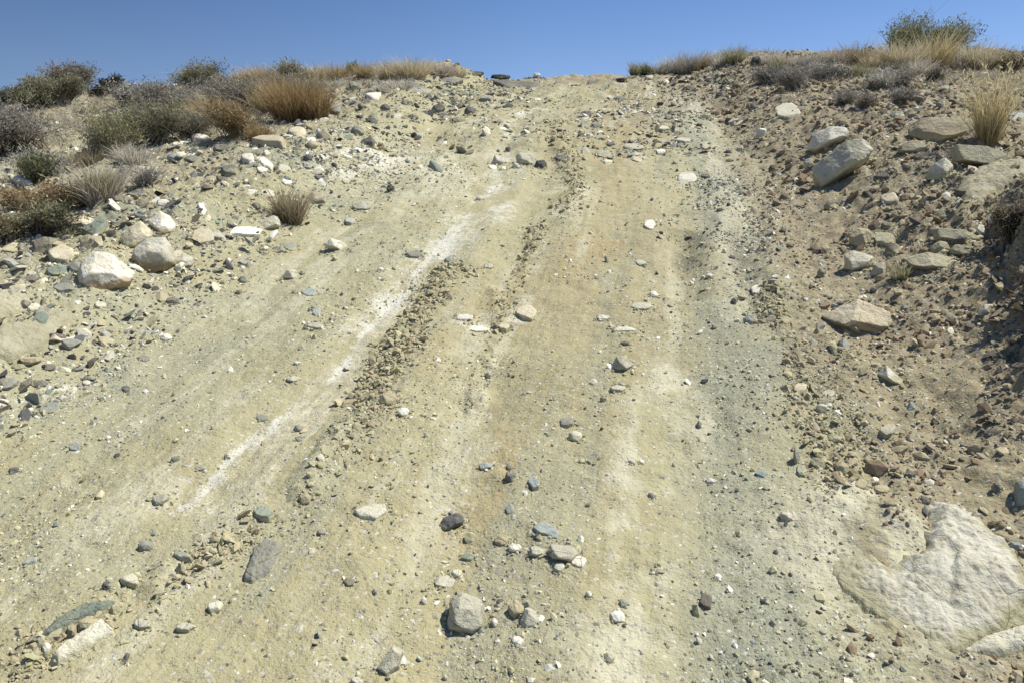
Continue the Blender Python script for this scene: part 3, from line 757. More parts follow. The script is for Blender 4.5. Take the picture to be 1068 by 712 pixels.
def build_stones():
    S = parse()
    cx = np.array([s['P'][:, 0].mean() for s in S]); bx = np.array([s['P'][:, 0].min()*.5+s['P'][:, 0].max()*.5 for s in S])
    by = np.array([s['P'][:, 1].max() for s in S]); ty = np.array([s['P'][:, 1].min() for s in S])
    base, hit = cast(bx, by-1.0, HM)
    for i, s in enumerate(S):
        if not hit[i]:
            for k in range(2, 30, 2):
                b, h = cast(bx[i:i+1], by[i:i+1]+k, HM)
                if h[0]: base[i] = b[0]; break
        s['c2'] = (cx[i], (by[i]+ty[i])/2); s['wpx'] = s['P'][:, 0].max()-s['P'][:, 0].min(); s['hpx'] = by[i]-ty[i]
    # labels for the many small ones
    marks = [s for s in S if s['ref']]
    seen = {s['lab'] for s in S if s['lab']}
    CN = {'W': 'white', 'C': 'cream', 'T': 'tan', 'G': 'grey', 'U': 'bluish', 'D': 'dark', 'N': 'greenish', 'P': 'pale grey', 'R': 'dark brown', 'K': 'black', 'S': 'sandy', 'B': 'brown', 'L': 'pale'}
    for s in S:
        if s['lab']: continue
        x, y = s['c2']
        md = sorted(marks, key=lambda m: math.hypot(m['c2'][0]-x, m['c2'][1]-y))
        a = s['hpx']/max(s['wpx'], 1); shape = 'flat' if a < .5 else ('upright' if a > 1.15 else ('squat' if a < .72 else 'blocky'))
        lab = None
        for m in md[:6]:
            dx, dy = x-m['c2'][0], y-m['c2'][1]; ang = math.degrees(math.atan2(-dy, dx)) % 360
            rel = ['right of', 'up and right of', 'above', 'up and left of', 'left of', 'down and left of', 'below', 'down and right of'][int(((ang+22.5) % 360)//45)]
            dd = math.hypot(dx, dy)/max(m['wpx'], 18); adv = 'just ' if dd < 1.1 else ('' if dd < 3 else 'far ')
            cand = f"small {shape} {CN[s['col'][0]]} stone {adv}{rel} {m['ref']}"
            if cand not in seen: lab = cand; break
        s['lab'] = lab or cand; seen.add(s['lab'])
    for i, s in enumerate(S):
        r = s['r']; key = s['col'][0]; P = s['P'].copy(); B = base[i]; depth = (B-CAM)@FW; k = depth/F_PX
        big = s['wpx'] > 60; sub = 6 if s['wpx'] > 55 else (5 if s['wpx'] > 22 else (4 if s['wpx'] > 9 else 3))
        if s['sh'] == 'B':
            c = np.array([bx[i], (by[i]+ty[i])/2]); hw = s['wpx']/2*k; hh = s['hpx']/2*k; dr = max(min(hw*.8, hh*1.6), hh*.7)
            ray = rays([c[0]], [c[1]])[0]; Cn = CAM+ray*(depth+dr*.55)
            kk = k*(depth+dr*.55)/depth
            f = ray/np.linalg.norm(ray); rt = np.cross(f, [0, 0, 1]); rt /= np.linalg.norm(rt); u = np.cross(rt, f)
            Q = (P-c)*np.array([kk, -kk]); Q[Q[:, 1] < 0, 1] *= 1.12; Cn = Cn-np.array([0, 0, hh*.16])
            Q = hull2(Q); fr = np.stack([rt, u, f]); planes = []
            for a in range(len(Q)):
                e = Q[(a+1) % len(Q)]-Q[a]; n = np.array([e[1], -e[0]]); L = np.linalg.norm(n)
                if L < 1e-6: continue
                n /= L; o = n@Q[a]; o = max(o, .15*min(hw, hh))
                t1, t2 = r.uniform(.2, .6, 2)
                if n[1] > .35: t1 += .5          # tops slope towards the viewer
                planes += [((n[0], n[1], -t1), o/math.hypot(1, t1)), ((n[0], n[1], t2), o/math.hypot(1, t2))]
            planes += [((.75, .8, -.55), (hw*.75+hh*.8+dr*.55)/1.23*r.uniform(.50, .66)), ((0, 0, 1), dr), ((r.uniform(-.3, .3), r.uniform(-.2, .3), -1), dr*r.uniform(.75, .95))]
            for _ in range(5):
                nn = np.array([r.uniform(-1.1, 1.1), r.uniform(-.1, 1.2), -r.uniform(.25, .9)]); nn /= np.linalg.norm(nn)
                planes.append((nn, (abs(nn[0])*hw+abs(nn[1])*hh+abs(nn[2])*dr)*r.uniform(.50, .70)))
            me = rock_mesh(s['name'], fr, planes, (hw, hh, dr), max(hw, hh), sub, r, M_ROCK[key], p=70, noise=.075, stain='*' in s['col'])
        elif s['sh'] == 'E':
            me, Cn = embedded(s, r, M_ROCK[key])
        else:
            W, hw_ = cast(P[:, 0], P[:, 1], H); q = 0
            while not hw_.all() and q < 24:
                q += 1.5; W2, h2 = cast(P[:, 0], P[:, 1]+q, H); W[~hw_ & h2] = W2[~hw_ & h2]; hw_ = hw_ | h2
            ctr = W.mean(0); e = .05
            gx = (H(np.array([ctr[0]+e]), ctr[1:2])-H(np.array([ctr[0]-e]), ctr[1:2]))[0]/(2*e); gy = (H(ctr[0:1], ctr[1:2]+e)-H(ctr[0:1], ctr[1:2]-e))[0]/(2*e)
            N = np.array([-gx, -gy, 1.]); N /= np.linalg.norm(N); X = np.cross([0, 1., 0], N); X /= np.linalg.norm(X); Y = np.cross(N, X)
            fr = np.stack([X, Y, N]); Q = hull2(np.stack([(W-ctr)@X, (W-ctr)@Y], 1))
            ext = max(np.ptp(Q[:, 0]), np.ptp(Q[:, 1]))/2; mn = min(np.ptp(Q[:, 0]), np.ptp(Q[:, 1]))/2
            th = min(max(mn*r.uniform(.16, .3), .007), .05)
            if '2' in s['col']: th = .062
            Cn = np.array([ctr[0], ctr[1], HM(ctr[0:1], ctr[1:2])[0]]) - N*th*.25
            Cn[2] = max(Cn[2], ctr[2]-N[2]*th*.25)
            if '2' in s['col']: Cn = ctr - N*.030
            planes = []
            for a in range(len(Q)):
                ed = Q[(a+1) % len(Q)]-Q[a]; n = np.array([ed[1], -ed[0]]); L = np.linalg.norm(n)
                if L < 1e-6: continue
                n /= L; o = max(n@Q[a], .12*mn); t1 = r.uniform(.05, .5); planes.append(((n[0], n[1], t1), o/math.hypot(1, t1)+th*.3*t1)); planes.append(((n[0], n[1], 0), o))
            tx, ty_ = r.uniform(-.10, .10, 2)
            planes += [((tx, ty_, 1), th*1.25), ((0, 0, -1), max(th*1.5, .02))]
            for _ in range(3):
                q = r.normal(size=2); q /= np.linalg.norm(q); planes.append(((q[0]*.35, q[1]*.35, 1), th*1.25+ext*.18))
            me = rock_mesh(s['name'], fr, planes, (1, 1, .35), ext, sub, r, M_ROCK[key], p=44 if not '2' in s['col'] else 5, noise=.06 if not '2' in s['col'] else .09)
        if s['sh'] != 'E':
            nv = len(me.vertices); co = np.empty(nv*3, np.float32); me.vertices.foreach_get('co', co); co = co.reshape(-1, 3)+Cn
            hgt = co[:, 2]-H(co[:, 0], co[:, 1]); ref = max(.30*(hgt.max()), .004)
            a_ = me.attributes.new('dust', 'FLOAT', 'POINT'); a_.data.foreach_set('value', (.75*(1-ss(0, ref*1.5, hgt))+.12).astype(np.float32))
            FOOT.append((Cn[0], Cn[1], s['wpx']/2*k, s['sh'] == 'F'))
        o = link(s['name'], me, None, Cn)
        x = s['c2'][0]; xl = B[0] < x_left(B[1])+.1; xr = B[0] > x_right(B[1])-.05
        where = 'left bank' if xl else ('right bank' if xr else 'track')
        tag(o, s['lab'], {'boulder': 'boulder', 'stone': 'stone', 'flat_rock': 'flat rock'}[s['name']],
            {'boulder': 'boulders', 'stone': 'loose stones', 'flat_rock': 'flat rocks'}[s['name']]+(' lying on the dirt track' if where == 'track' else ' on the '+where))
    return S

# ------------------------------------------------------------------ uncountable small stuff
def scatter_pebbles(name, x, y, size, flat, tint, mat, seed, lift=.15, sub=1, smooth=False):
    r = np.random.default_rng(seed); n = len(x)
    D, F = ico(sub); nv = len(D)
    A = r.normal(size=(n, 3, 3)); Q, _ = np.linalg.qr(A)
    shape = np.stack([r.uniform(.7, 1.25, n), r.uniform(.55, 1.0, n), flat], 1)*size[:, None]
    # random cuts make the grains angular
    V = np.repeat(D[None], n, 0)*(1+r.uniform(-.22, .22, (n, nv, 1)))
    for c in range(4 if sub > 1 else 2):
        nn = r.normal(size=(n, 1, 3)); nn /= np.linalg.norm(nn, axis=2)[..., None]; dd = (V*nn).sum(2)-(r.uniform(.18, .62, (n, 1)) if sub > 1 else r.uniform(.35, .8, (n, 1))); V = V-np.maximum(dd, 0)[..., None]*nn
    V = V*shape[:, None, :]
    a = r.uniform(0, 2*math.pi, n); ca, sa = np.cos(a), np.sin(a)
    tilt = r.normal(0, .35, (n, 2))
    x_ = V[..., 0]*ca[:, None]-V[..., 1]*sa[:, None]; y_ = V[..., 0]*sa[:, None]+V[..., 1]*ca[:, None]
    z_ = V[..., 2]+x_*tilt[:, 0:1]+y_*tilt[:, 1:2]+y_*.28
    z0 = HM(x, y)+size*flat*lift
    W = np.stack([x_+x[:, None], y_+y[:, None], z_+z0[:, None]], -1).reshape(-1, 3)
    FF = (F[None]+(np.arange(n)*nv)[:, None, None]).reshape(-1, 3).astype(np.int32)
    col = np.repeat(tint, nv, 0)
    return link(name, mesh(name, W, FF, mat, col, smooth))
def pick(r, n, table):
    cols = np.array([ROCKCOL[k][0] for k, w in table]); w = np.array([w for k, w in table], float); w /= w.sum()
    c = cols[r.choice(len(cols), n, p=w)]*r.uniform(.7, 1.2, (n, 1)); return c
def clear_of(S, x, y):
    return np.ones(len(x), bool)
def build_stuff():
    r = np.random.default_rng(91)
    def field(n, xa, xb, ya, yb, pw=1.0):
        y = (r.uniform(0, 1, n)*(yb**(1-pw)-ya**(1-pw))+ya**(1-pw))**(1/(1-pw)) if pw != 1 else ya*(yb/ya)**r.uniform(0, 1, n)
        return r.uniform(xa, xb, n)*(y+1.0), y
    # gravel of the track
    x, y = field(230000, -1.0, .62, 1.4, 14.2)
    w, g, rd, ye, d, cr = zones(x, y); cl = fbm2(x*2.5, y*1.6, 200, 3)
    inr = (x > x_left(y)-.2) & (x < x_right(y)+.3)
    keep = r.uniform(0, 1, len(x)) < np.where(inr, .07+.45*g+.50*np.clip(cl, -.3, 1)-.10*w, .35)
    x, y, g, rd, ye = x[keep], y[keep], g[keep], rd[keep], ye[keep]; n = len(x)
    size = .0019*np.exp(r.normal(0, .58, n))*(1+.30*y)
    size = np.minimum(size, .022)
    soil = np.array(SOIL)*r.uniform(.75, 1.25, (n, 1))*np.where(rd[:, None] > .4, np.array([[.85, .75, .75]]), 1)
    t = np.where(r.uniform(0, 1, (n, 1)) < .55, soil, pick(r, n, [('W', 3), ('P', 5), ('G', 3), ('U', .8), ('D', .8), ('T', 2), ('N', .6)]))
    o = scatter_pebbles('track_gravel', x, y, size, r.uniform(.45, .9, n), t, M_GRAVEL, 5)
    tag(o, 'fine loose gravel strewn over the track and its verges', 'gravel', None, 'stuff')
    # clods of the crumbly ridges
    X, Y, S = [], [], []
    for (P, w, h), cnt, big in zip(RIDGES, (9500, 200, 2200, 900, 900, 1500), (1.0, .75, .9, .8, .75, .8)):
        seg = np.linalg.norm(np.diff(P, axis=0), axis=1); cs = np.concatenate([[0], np.cumsum(seg)]); q = r.uniform(0, 1, cnt*2)**1.05
        tt = q*cs[-1]; px = np.interp(tt, cs, P[:, 0])+r.normal(0, w*(.75+.9*r.uniform(0, 1, cnt*2)**4), cnt*2); py = np.interp(tt, cs, P[:, 1])+r.normal(0, w*.75, cnt*2)
        k = vn2(px*5, py*2.6, 71)+.35 > r.uniform(-.5, .7, cnt*2); px, py = px[k][:cnt], py[k][:cnt]
        X.append(px); Y.append(py); S.append(.0044*big*np.exp(r.normal(-.1, .75, len(px)))*(.45+.19*py))
    x = np.concatenate(X); y = np.concatenate(Y); size = np.minimum(np.concatenate(S), .024); n = len(x)
    t = np.array([(.40, .352, .222)])*r.uniform(.8, 1.15, (n, 1)) + r.normal(0, .008, (n, 3))
    o = scatter_pebbles('soil_clods', x, y, size, r.uniform(.4, .85, n), np.clip(t, .02, 1), M_CLOD, 6, .35, 2)
    tag(o, 'crumbled clods of dry earth along the ridges between the wheel paths', 'clods', None, 'stuff')
    # stone litter of the left bank and crest
    x, y = field(60000, -1.0, 0, 2.2, 14.0)
    tl = x_left(y)-x; cl = fbm2(x*1.6, y*1.6, 300, 3)
    top = (y > 10.2) & (tl > -.9+.0*y)
    keep = ((tl > .02) | top) & (r.uniform(0, 1, len(x)) < .36+.5*cl+.45*np.exp(-((tl-.6)/.9)**2)+.5*top)
    x, y, tl = x[keep], y[keep], tl[keep]; n = len(x)
    size = np.minimum(.0050*np.exp(r.normal(0, .75, n))*(1+.17*y), .055)
    t = pick(r, n, [('D', 3.), ('G', 3.5), ('N', 1.8), ('R', 2.2), ('W', 1.3), ('C', 1.6), ('P', 2), ('T', 4), ('K', .5)])
    o = scatter_pebbles('bank_rubble', x, y, size, r.uniform(.25, .65, n), t, M_GRAVEL, 7, .25, 2)
    tag(o, 'dark and pale stone rubble littering the left bank and crest', 'rubble', None, 'stuff')
    # chips and crumbs of the right bank
    x, y = field(90000, -.05, .66, 1.6, 14.0)
    tr = x-x_right(y); cl = fbm2(x*1.9, y*1.9, 400, 3)
    tr = tr+.30*(1-ss(5, 8.5, y)); keep = (tr > -.05) & (r.uniform(0, 1, len(x)) < (.40+.6*cl)*ss(-.1, .4, tr)+.35*ss(7, 10, y)*(tr > .05)+.3*ss(.7, 1.2, tr))
    x, y = x[keep], y[keep]; n = len(x)
    size = np.minimum(.0046*np.exp(r.normal(0, .68, n))*(.45+.26*y), .045)
    t = np.where(r.uniform(0, 1, (n, 1)) < .5, np.array([[.25, .19, .125]])*r.uniform(.7, 1.2, (n, 1)), pick(r, n, [('R', 2.2), ('D', 1.4), ('B', 3.5), ('G', 2), ('P', 1.4), ('T', 4)]))
    o = scatter_pebbles('bank_debris', x, y, size, r.uniform(.35, .8, n), t, M_GRAVEL, 8, .3, 1)
    tag(o, 'brown chips and crumbs of rock covering the right bank', 'debris', None, 'stuff')
    X, Y, S_, T = [], [], [], []
    for xa, xb, ya, yb, cnt, tab in ((-4.6, -1.9, 9.3, 13.6, 3400, [('D', 4), ('G', 3), ('N', 1.5), ('K', 1), ('P', 2), ('R', 1.5), ('T', 2)]), (-2.3, -.4, 7.5, 10.8, 1500, [('P', 4), ('W', 1.6), ('G', 2.5), ('T', 4), ('D', .8), ('N', .8)]), (-.8, .4, 7.4, 12.6, 2200, [('R', 2), ('B', 2), ('D', 2), ('G', 2), ('P', 2.5), ('W', 1), ('T', 2)]), (.05, 1.8, 7.5, 13.6, 3600, [('R', 3), ('B', 3), ('D', 2), ('G', 1.5), ('K', .6), ('T', 3)])):
        xx = r.uniform(xa, xb, cnt); yy = r.uniform(ya, yb, cnt); k = vn2(xx*2.2, yy*1.6, 640)+.1 > r.uniform(-.7, .8, cnt); xx, yy = xx[k], yy[k]
        X.append(xx); Y.append(yy); S_.append(np.minimum(.017*np.exp(r.normal(0, .55, len(xx))), .07)); T.append(pick(r, len(xx), tab))
    yy = r.uniform(2.8, 5.0, 1500); xx = 1.20+.37*(yy-3.05)+np.abs(r.normal(0, .16, 1500))-.07
    X.append(xx); Y.append(yy); S_.append(np.minimum(.007*np.exp(r.normal(0, .6, len(xx))), .03)); T.append(pick(r, len(xx), [('R', 4), ('B', 4), ('D', 1.2), ('T', 2)])*.8)
    x, y, size, t = map(np.concatenate, (X, Y, S_, T)); o = scatter_pebbles('crest_rubble', x, y, size, r.uniform(.2, .6, len(x)), t, M_GRAVEL, 12, .3, 2)
    tag(o, 'dark broken rock flakes strewn under the crest and along the cut bank', 'rubble', None, 'stuff')
    # grit drifted against the stones
    X, Y, S_ = [], [], []
    for fx, fy, fr_, fl in FOOT:
        m = int(np.clip(40*fr_/.06, 14, 90)); a = r.uniform(0, 2*math.pi, m); q = fr_*(1.0+np.abs(r.normal(0, .28, m))); X.append(fx+np.cos(a)*q); Y.append(fy+np.sin(a)*q*.85); S_.append(np.minimum(.0028*np.exp(r.normal(0, .55, m))*(1+.28*fy), fr_*.35))
    x, y, size = map(np.concatenate, (X, Y, S_)); n = len(x); t = np.where(r.uniform(0, 1, (n, 1)) < .6, np.array(SOIL)*r.uniform(.75, 1.2, (n, 1)), pick(r, n, [('P', 3), ('G', 3), ('T', 3), ('W', 1), ('D', .6)]))
    o = scatter_pebbles('drifted_grit', x, y, size, r.uniform(.45, .9, n), t, M_GRAVEL, 14, .2)
    tag(o, 'fine grit gathered around the feet of the loose stones', 'grit', None, 'stuff')
    # pale grit heap on the left of the upper track
    n = 4200; x = MOUND[0]+r.normal(0, .42, n); y = MOUND[1]+r.normal(0, .5, n); k = vn2(x*4, y*4, 95) > r.uniform(-1.1, .7, n); x, y = x[k], y[k]; n = len(x)
    t = pick(r, n, [('P', 5), ('W', 2), ('G', 3), ('N', 1.5), ('T', 2), ('D', .6)]); o = scatter_pebbles('pale_grit', x, y, np.minimum(.0065*np.exp(r.normal(0, .7, n)), .04), r.uniform(.3, .7, n), t, M_GRAVEL, 15, .25)
    tag(o, 'pale gravel heap beside the upper left edge of the track', 'gravel heap', None, 'stuff')
    # green-black chippings in the rut on the right
    P = _blots[(758, 215)]; n = 3600
    x = P[0]+r.normal(0, .22, n); y = P[1]+.1+r.normal(0, .8, n); k = vn2(x*5, y*3, 88) > r.uniform(-.7, .5, n); x, y = x[k], y[k]; n = len(x); size = np.minimum(.0065*np.exp(r.normal(0, .6, n)), .03)
    t = pick(r, n, [('N', 1.6), ('D', 1.6), ('G', 3), ('P', 2.4), ('T', 3), ('W', .6)])
    o = scatter_pebbles('rut_chippings', x, y, size, r.uniform(.35, .8, n), t, M_GRAVEL, 9, .25, 2)
    tag(o, 'greenish and dark chippings in the upper right rut', 'chippings', None, 'stuff')
# ------------------------------------------------------------------ plants
def ribbons(base, direc, length, droop, width, c0, c1, r, seg=4):
    """curved tapering blades or twigs: base, start direction (n,3); c0 foot colour, c1 tip colour (n,3)"""
    n = len(base); t = np.linspace(0, 1, seg+1)
    side = np.cross(direc, r.normal(size=(n, 3))); side /= np.linalg.norm(side, axis=1)[:, None]+1e-9
    bend = r.normal(0, .22, (n, 3)); bend[:, 2] = -droop
    V = []; Cc = []
    for s in t:
        c = base+direc*(length*s)[:, None]+bend*(length*s*s)[:, None]
        w = (width*(1-.82*s))[:, None]
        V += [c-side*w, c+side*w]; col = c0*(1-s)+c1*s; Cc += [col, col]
    V = np.stack(V, 1); Cc = np.stack(Cc, 1); nv = 2*(seg+1)
    f = np.array([[2*i, 2*i+1, 2*i+3, 2*i+2] for i in range(seg)])
    F = (f[None]+(np.arange(n)*nv)[:, None, None]).reshape(-1, 4).astype(np.int32)
    return V.reshape(-1, 3), F, Cc.reshape(-1, 3)
def sphere_dirs(n, r, up=0.):
    d = r.normal(size=(n, 3)); d[:, 2] = np.abs(d[:, 2])*(1-up)+up*2; return d/np.linalg.norm(d, axis=1)[:, None]
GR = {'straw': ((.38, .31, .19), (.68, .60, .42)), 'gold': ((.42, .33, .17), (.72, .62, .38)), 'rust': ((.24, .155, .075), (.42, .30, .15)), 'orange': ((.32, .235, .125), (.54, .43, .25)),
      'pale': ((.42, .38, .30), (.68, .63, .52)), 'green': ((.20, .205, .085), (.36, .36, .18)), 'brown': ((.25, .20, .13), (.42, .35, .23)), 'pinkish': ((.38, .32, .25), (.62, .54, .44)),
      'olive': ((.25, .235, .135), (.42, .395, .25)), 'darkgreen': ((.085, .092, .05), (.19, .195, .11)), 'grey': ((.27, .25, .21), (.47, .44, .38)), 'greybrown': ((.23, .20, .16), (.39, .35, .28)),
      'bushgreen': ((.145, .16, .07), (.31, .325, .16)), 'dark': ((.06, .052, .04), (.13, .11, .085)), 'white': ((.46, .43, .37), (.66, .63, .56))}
def grass(rad, hgt, key, n, r, spread=.6, wid=.0030, rad_base=.35, at=None):
    a = r.uniform(0, 2*math.pi, n); q = np.sqrt(r.uniform(0, 1, n))*rad*rad_base
    base = np.stack([np.cos(a)*q, np.sin(a)*q, np.full(n, -.02)], 1)
    if at is not None: base[:, 2] = HM(base[:, 0]+at[0], base[:, 1]+at[1])-at[2]-.015
    a2 = a+r.normal(0, .7, n); tl = np.minimum(np.abs(r.normal(0, spread*.6, n))+q/(rad*rad_base+1e-6)*spread*.6, 1.25)
    d = np.stack([np.cos(a2)*np.sin(tl), np.sin(a2)*np.sin(tl), np.cos(tl)], 1)
    L = hgt*r.uniform(.5, 1.22, n)
    c0, c1 = np.array(GR[key]); v = r.uniform(.7, 1.3, (n, 1))
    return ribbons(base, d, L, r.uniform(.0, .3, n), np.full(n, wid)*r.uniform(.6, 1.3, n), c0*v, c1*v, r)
def cat3(parts):
    V, F, K = [], [], []; o = 0
    for v, f, c in parts: V.append(v); F.append(f+o); K.append(c); o += len(v)
    return np.concatenate(V), np.concatenate(F), np.concatenate(K)
def make_grass(o_loc, w, h, key, r, label, group, core=None, heads=None, dens=1.):
    n = int(np.clip(700*dens*(w/.35), 250, 2600)); px = .0022+.00022*np.linalg.norm(o_loc-CAM)
    v, f, c = grass(w/2, h, key, n, r, spread=float(np.clip(math.atan(w/2/max(h, .05))*.78, .2, .85)), wid=px, rad_base=.6, at=o_loc)
    if heads:
        tip = v.reshape(-1, 10, 3)[:, -1]; k = r.choice(len(tip), min(len(tip), 300), False); d = np.tile([[0, 0, 1.]], (len(k), 1))+r.normal(0, .35, (len(k), 3)); d /= np.linalg.norm(d, axis=1)[:, None]
        cc = np.tile(np.array(GR[heads][1]), (len(k), 1))*r.uniform(.8, 1.2, (len(k), 1))
        v, f, c = cat3([(v, f, c), ribbons(tip[k]-d*.02, d, r.uniform(.03, .07, len(k)), np.full(len(k), .2), np.full(len(k), px*1.4), cc, cc, r, 2)])
    if core:
        root = bpy.data.objects.new('grass_tuft', None); C.objects.link(root); root.location = o_loc; root.empty_display_size = .1
        link('dry_blades', mesh('dry_blades', v, f, M_BLADE, c, False), root)
        if core:
            v2, f2, c2 = grass(w*.34, h*.85, core, int(n*.6), r, spread=.35, wid=px)
            o = link('green_blades', mesh('green_blades', v2+np.array([0, -.1*w, 0]), f2, M_BLADE, c2, False), root); o['label'] = 'green inner blades'
    else:
        root = link('grass_tuft', mesh('grass_tuft', v, f, M_BLADE, c, False), None, o_loc)
    return tag(root, label, 'grass tuft', group)
def make_shrub(o_loc, w, h, leaf, twig, r, label, group, dens=1., leafsize=1., cat='shrub', name='shrub', bare=False, mixkey=None):
    root = bpy.data.objects.new(name, None); C.objects.link(root); root.location = o_loc; root.empty_display_size = .1
    rad = w/2; dist = np.linalg.norm(o_loc-CAM); px = .0016+.00018*dist
    # a few lobes give an uneven outline
    nl = max(3, int(5*dens)); la = r.uniform(0, 2*math.pi, nl); lq = r.uniform(.15, .75, nl)
    lob = np.stack([np.cos(la)*lq*rad, np.sin(la)*lq*rad, r.uniform(.30, .72, nl)*h], 1); lr = r.uniform(.30, .55, nl)
    ns = int((420 if not bare else 700)*dens); k = r.integers(0, nl, ns)
    dr = r.normal(size=(ns, 3)); dr /= np.linalg.norm(dr, axis=1)[:, None]
    tip = lob[k]+dr*(lr[k]*r.uniform(.5, 1.1, ns)**.6)[:, None]*np.array([rad, rad, h*.62]); tip[:, 2] = np.clip(tip[:, 2], .02, h*1.08)
    base = np.stack([r.normal(0, rad*.16, ns), r.normal(0, rad*.16, ns), np.full(ns, -.03)], 1); base[:, 2] += HM(base[:, 0]+o_loc[0], base[:, 1]+o_loc[1])-o_loc[2]
    # the main stems, then twigs that leave them part way
    m = ns//6; c0, c1 = np.array(GR[twig]); v = r.uniform(.7, 1.3, (ns, 1))
    d = tip-base; L = np.linalg.norm(d, axis=1); d /= L[:, None]
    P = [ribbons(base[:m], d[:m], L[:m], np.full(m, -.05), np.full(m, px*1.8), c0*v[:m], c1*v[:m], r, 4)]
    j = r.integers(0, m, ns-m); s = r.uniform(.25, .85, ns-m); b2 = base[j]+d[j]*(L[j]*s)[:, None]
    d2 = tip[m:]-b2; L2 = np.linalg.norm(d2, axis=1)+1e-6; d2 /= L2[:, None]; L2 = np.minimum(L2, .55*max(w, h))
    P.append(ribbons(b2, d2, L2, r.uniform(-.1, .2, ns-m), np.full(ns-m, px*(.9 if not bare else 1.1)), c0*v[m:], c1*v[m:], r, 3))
    vv, ff, cc = cat3(P); o = link('stems', mesh('stems', vv, ff, M_TWIG, cc, False), root)
    if not bare:
        n = int(np.clip(5200*dens*(w*h/.35)**.6, 900, 9000)); tips = b2+d2*(L2*1.0)[:, None]
        k = r.integers(0, len(tips), n); s = r.uniform(.35, 1.08, n)
        pos = b2[k]+d2[k]*(L2[k]*s)[:, None]+r.normal(0, .018+.035*rad, (n, 3)); pos[:, 2] = np.maximum(pos[:, 2], .01)
        dl = sphere_dirs(n, r, .25); c0, c1 = np.array(GR[leaf]); clump = .75+.5*vn3(pos*9/max(rad, .1)*.35, 7)[:, None]*.8
        mixf = r.uniform(0, 1, (n, 1)); col = (c0*(1-mixf)+c1*mixf)*clump.clip(.4, 1.4)
        if mixkey:
            e0, e1 = np.array(GR[mixkey]); mk = (vn3(pos*4/max(rad, .1)+3, 11)[:, None]+r.normal(0, .3, (n, 1)) > .1); col = np.where(mk, (e0*(1-mixf)+e1*mixf), col)
        ln = (.012+.0018*dist)*leafsize*r.uniform(.6, 1.5, n)
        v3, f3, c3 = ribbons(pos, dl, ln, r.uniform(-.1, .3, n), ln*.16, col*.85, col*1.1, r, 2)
        link('foliage', mesh('foliage', v3, f3, M_LEAF, c3, False), root)
    return tag(root, label, cat, group)

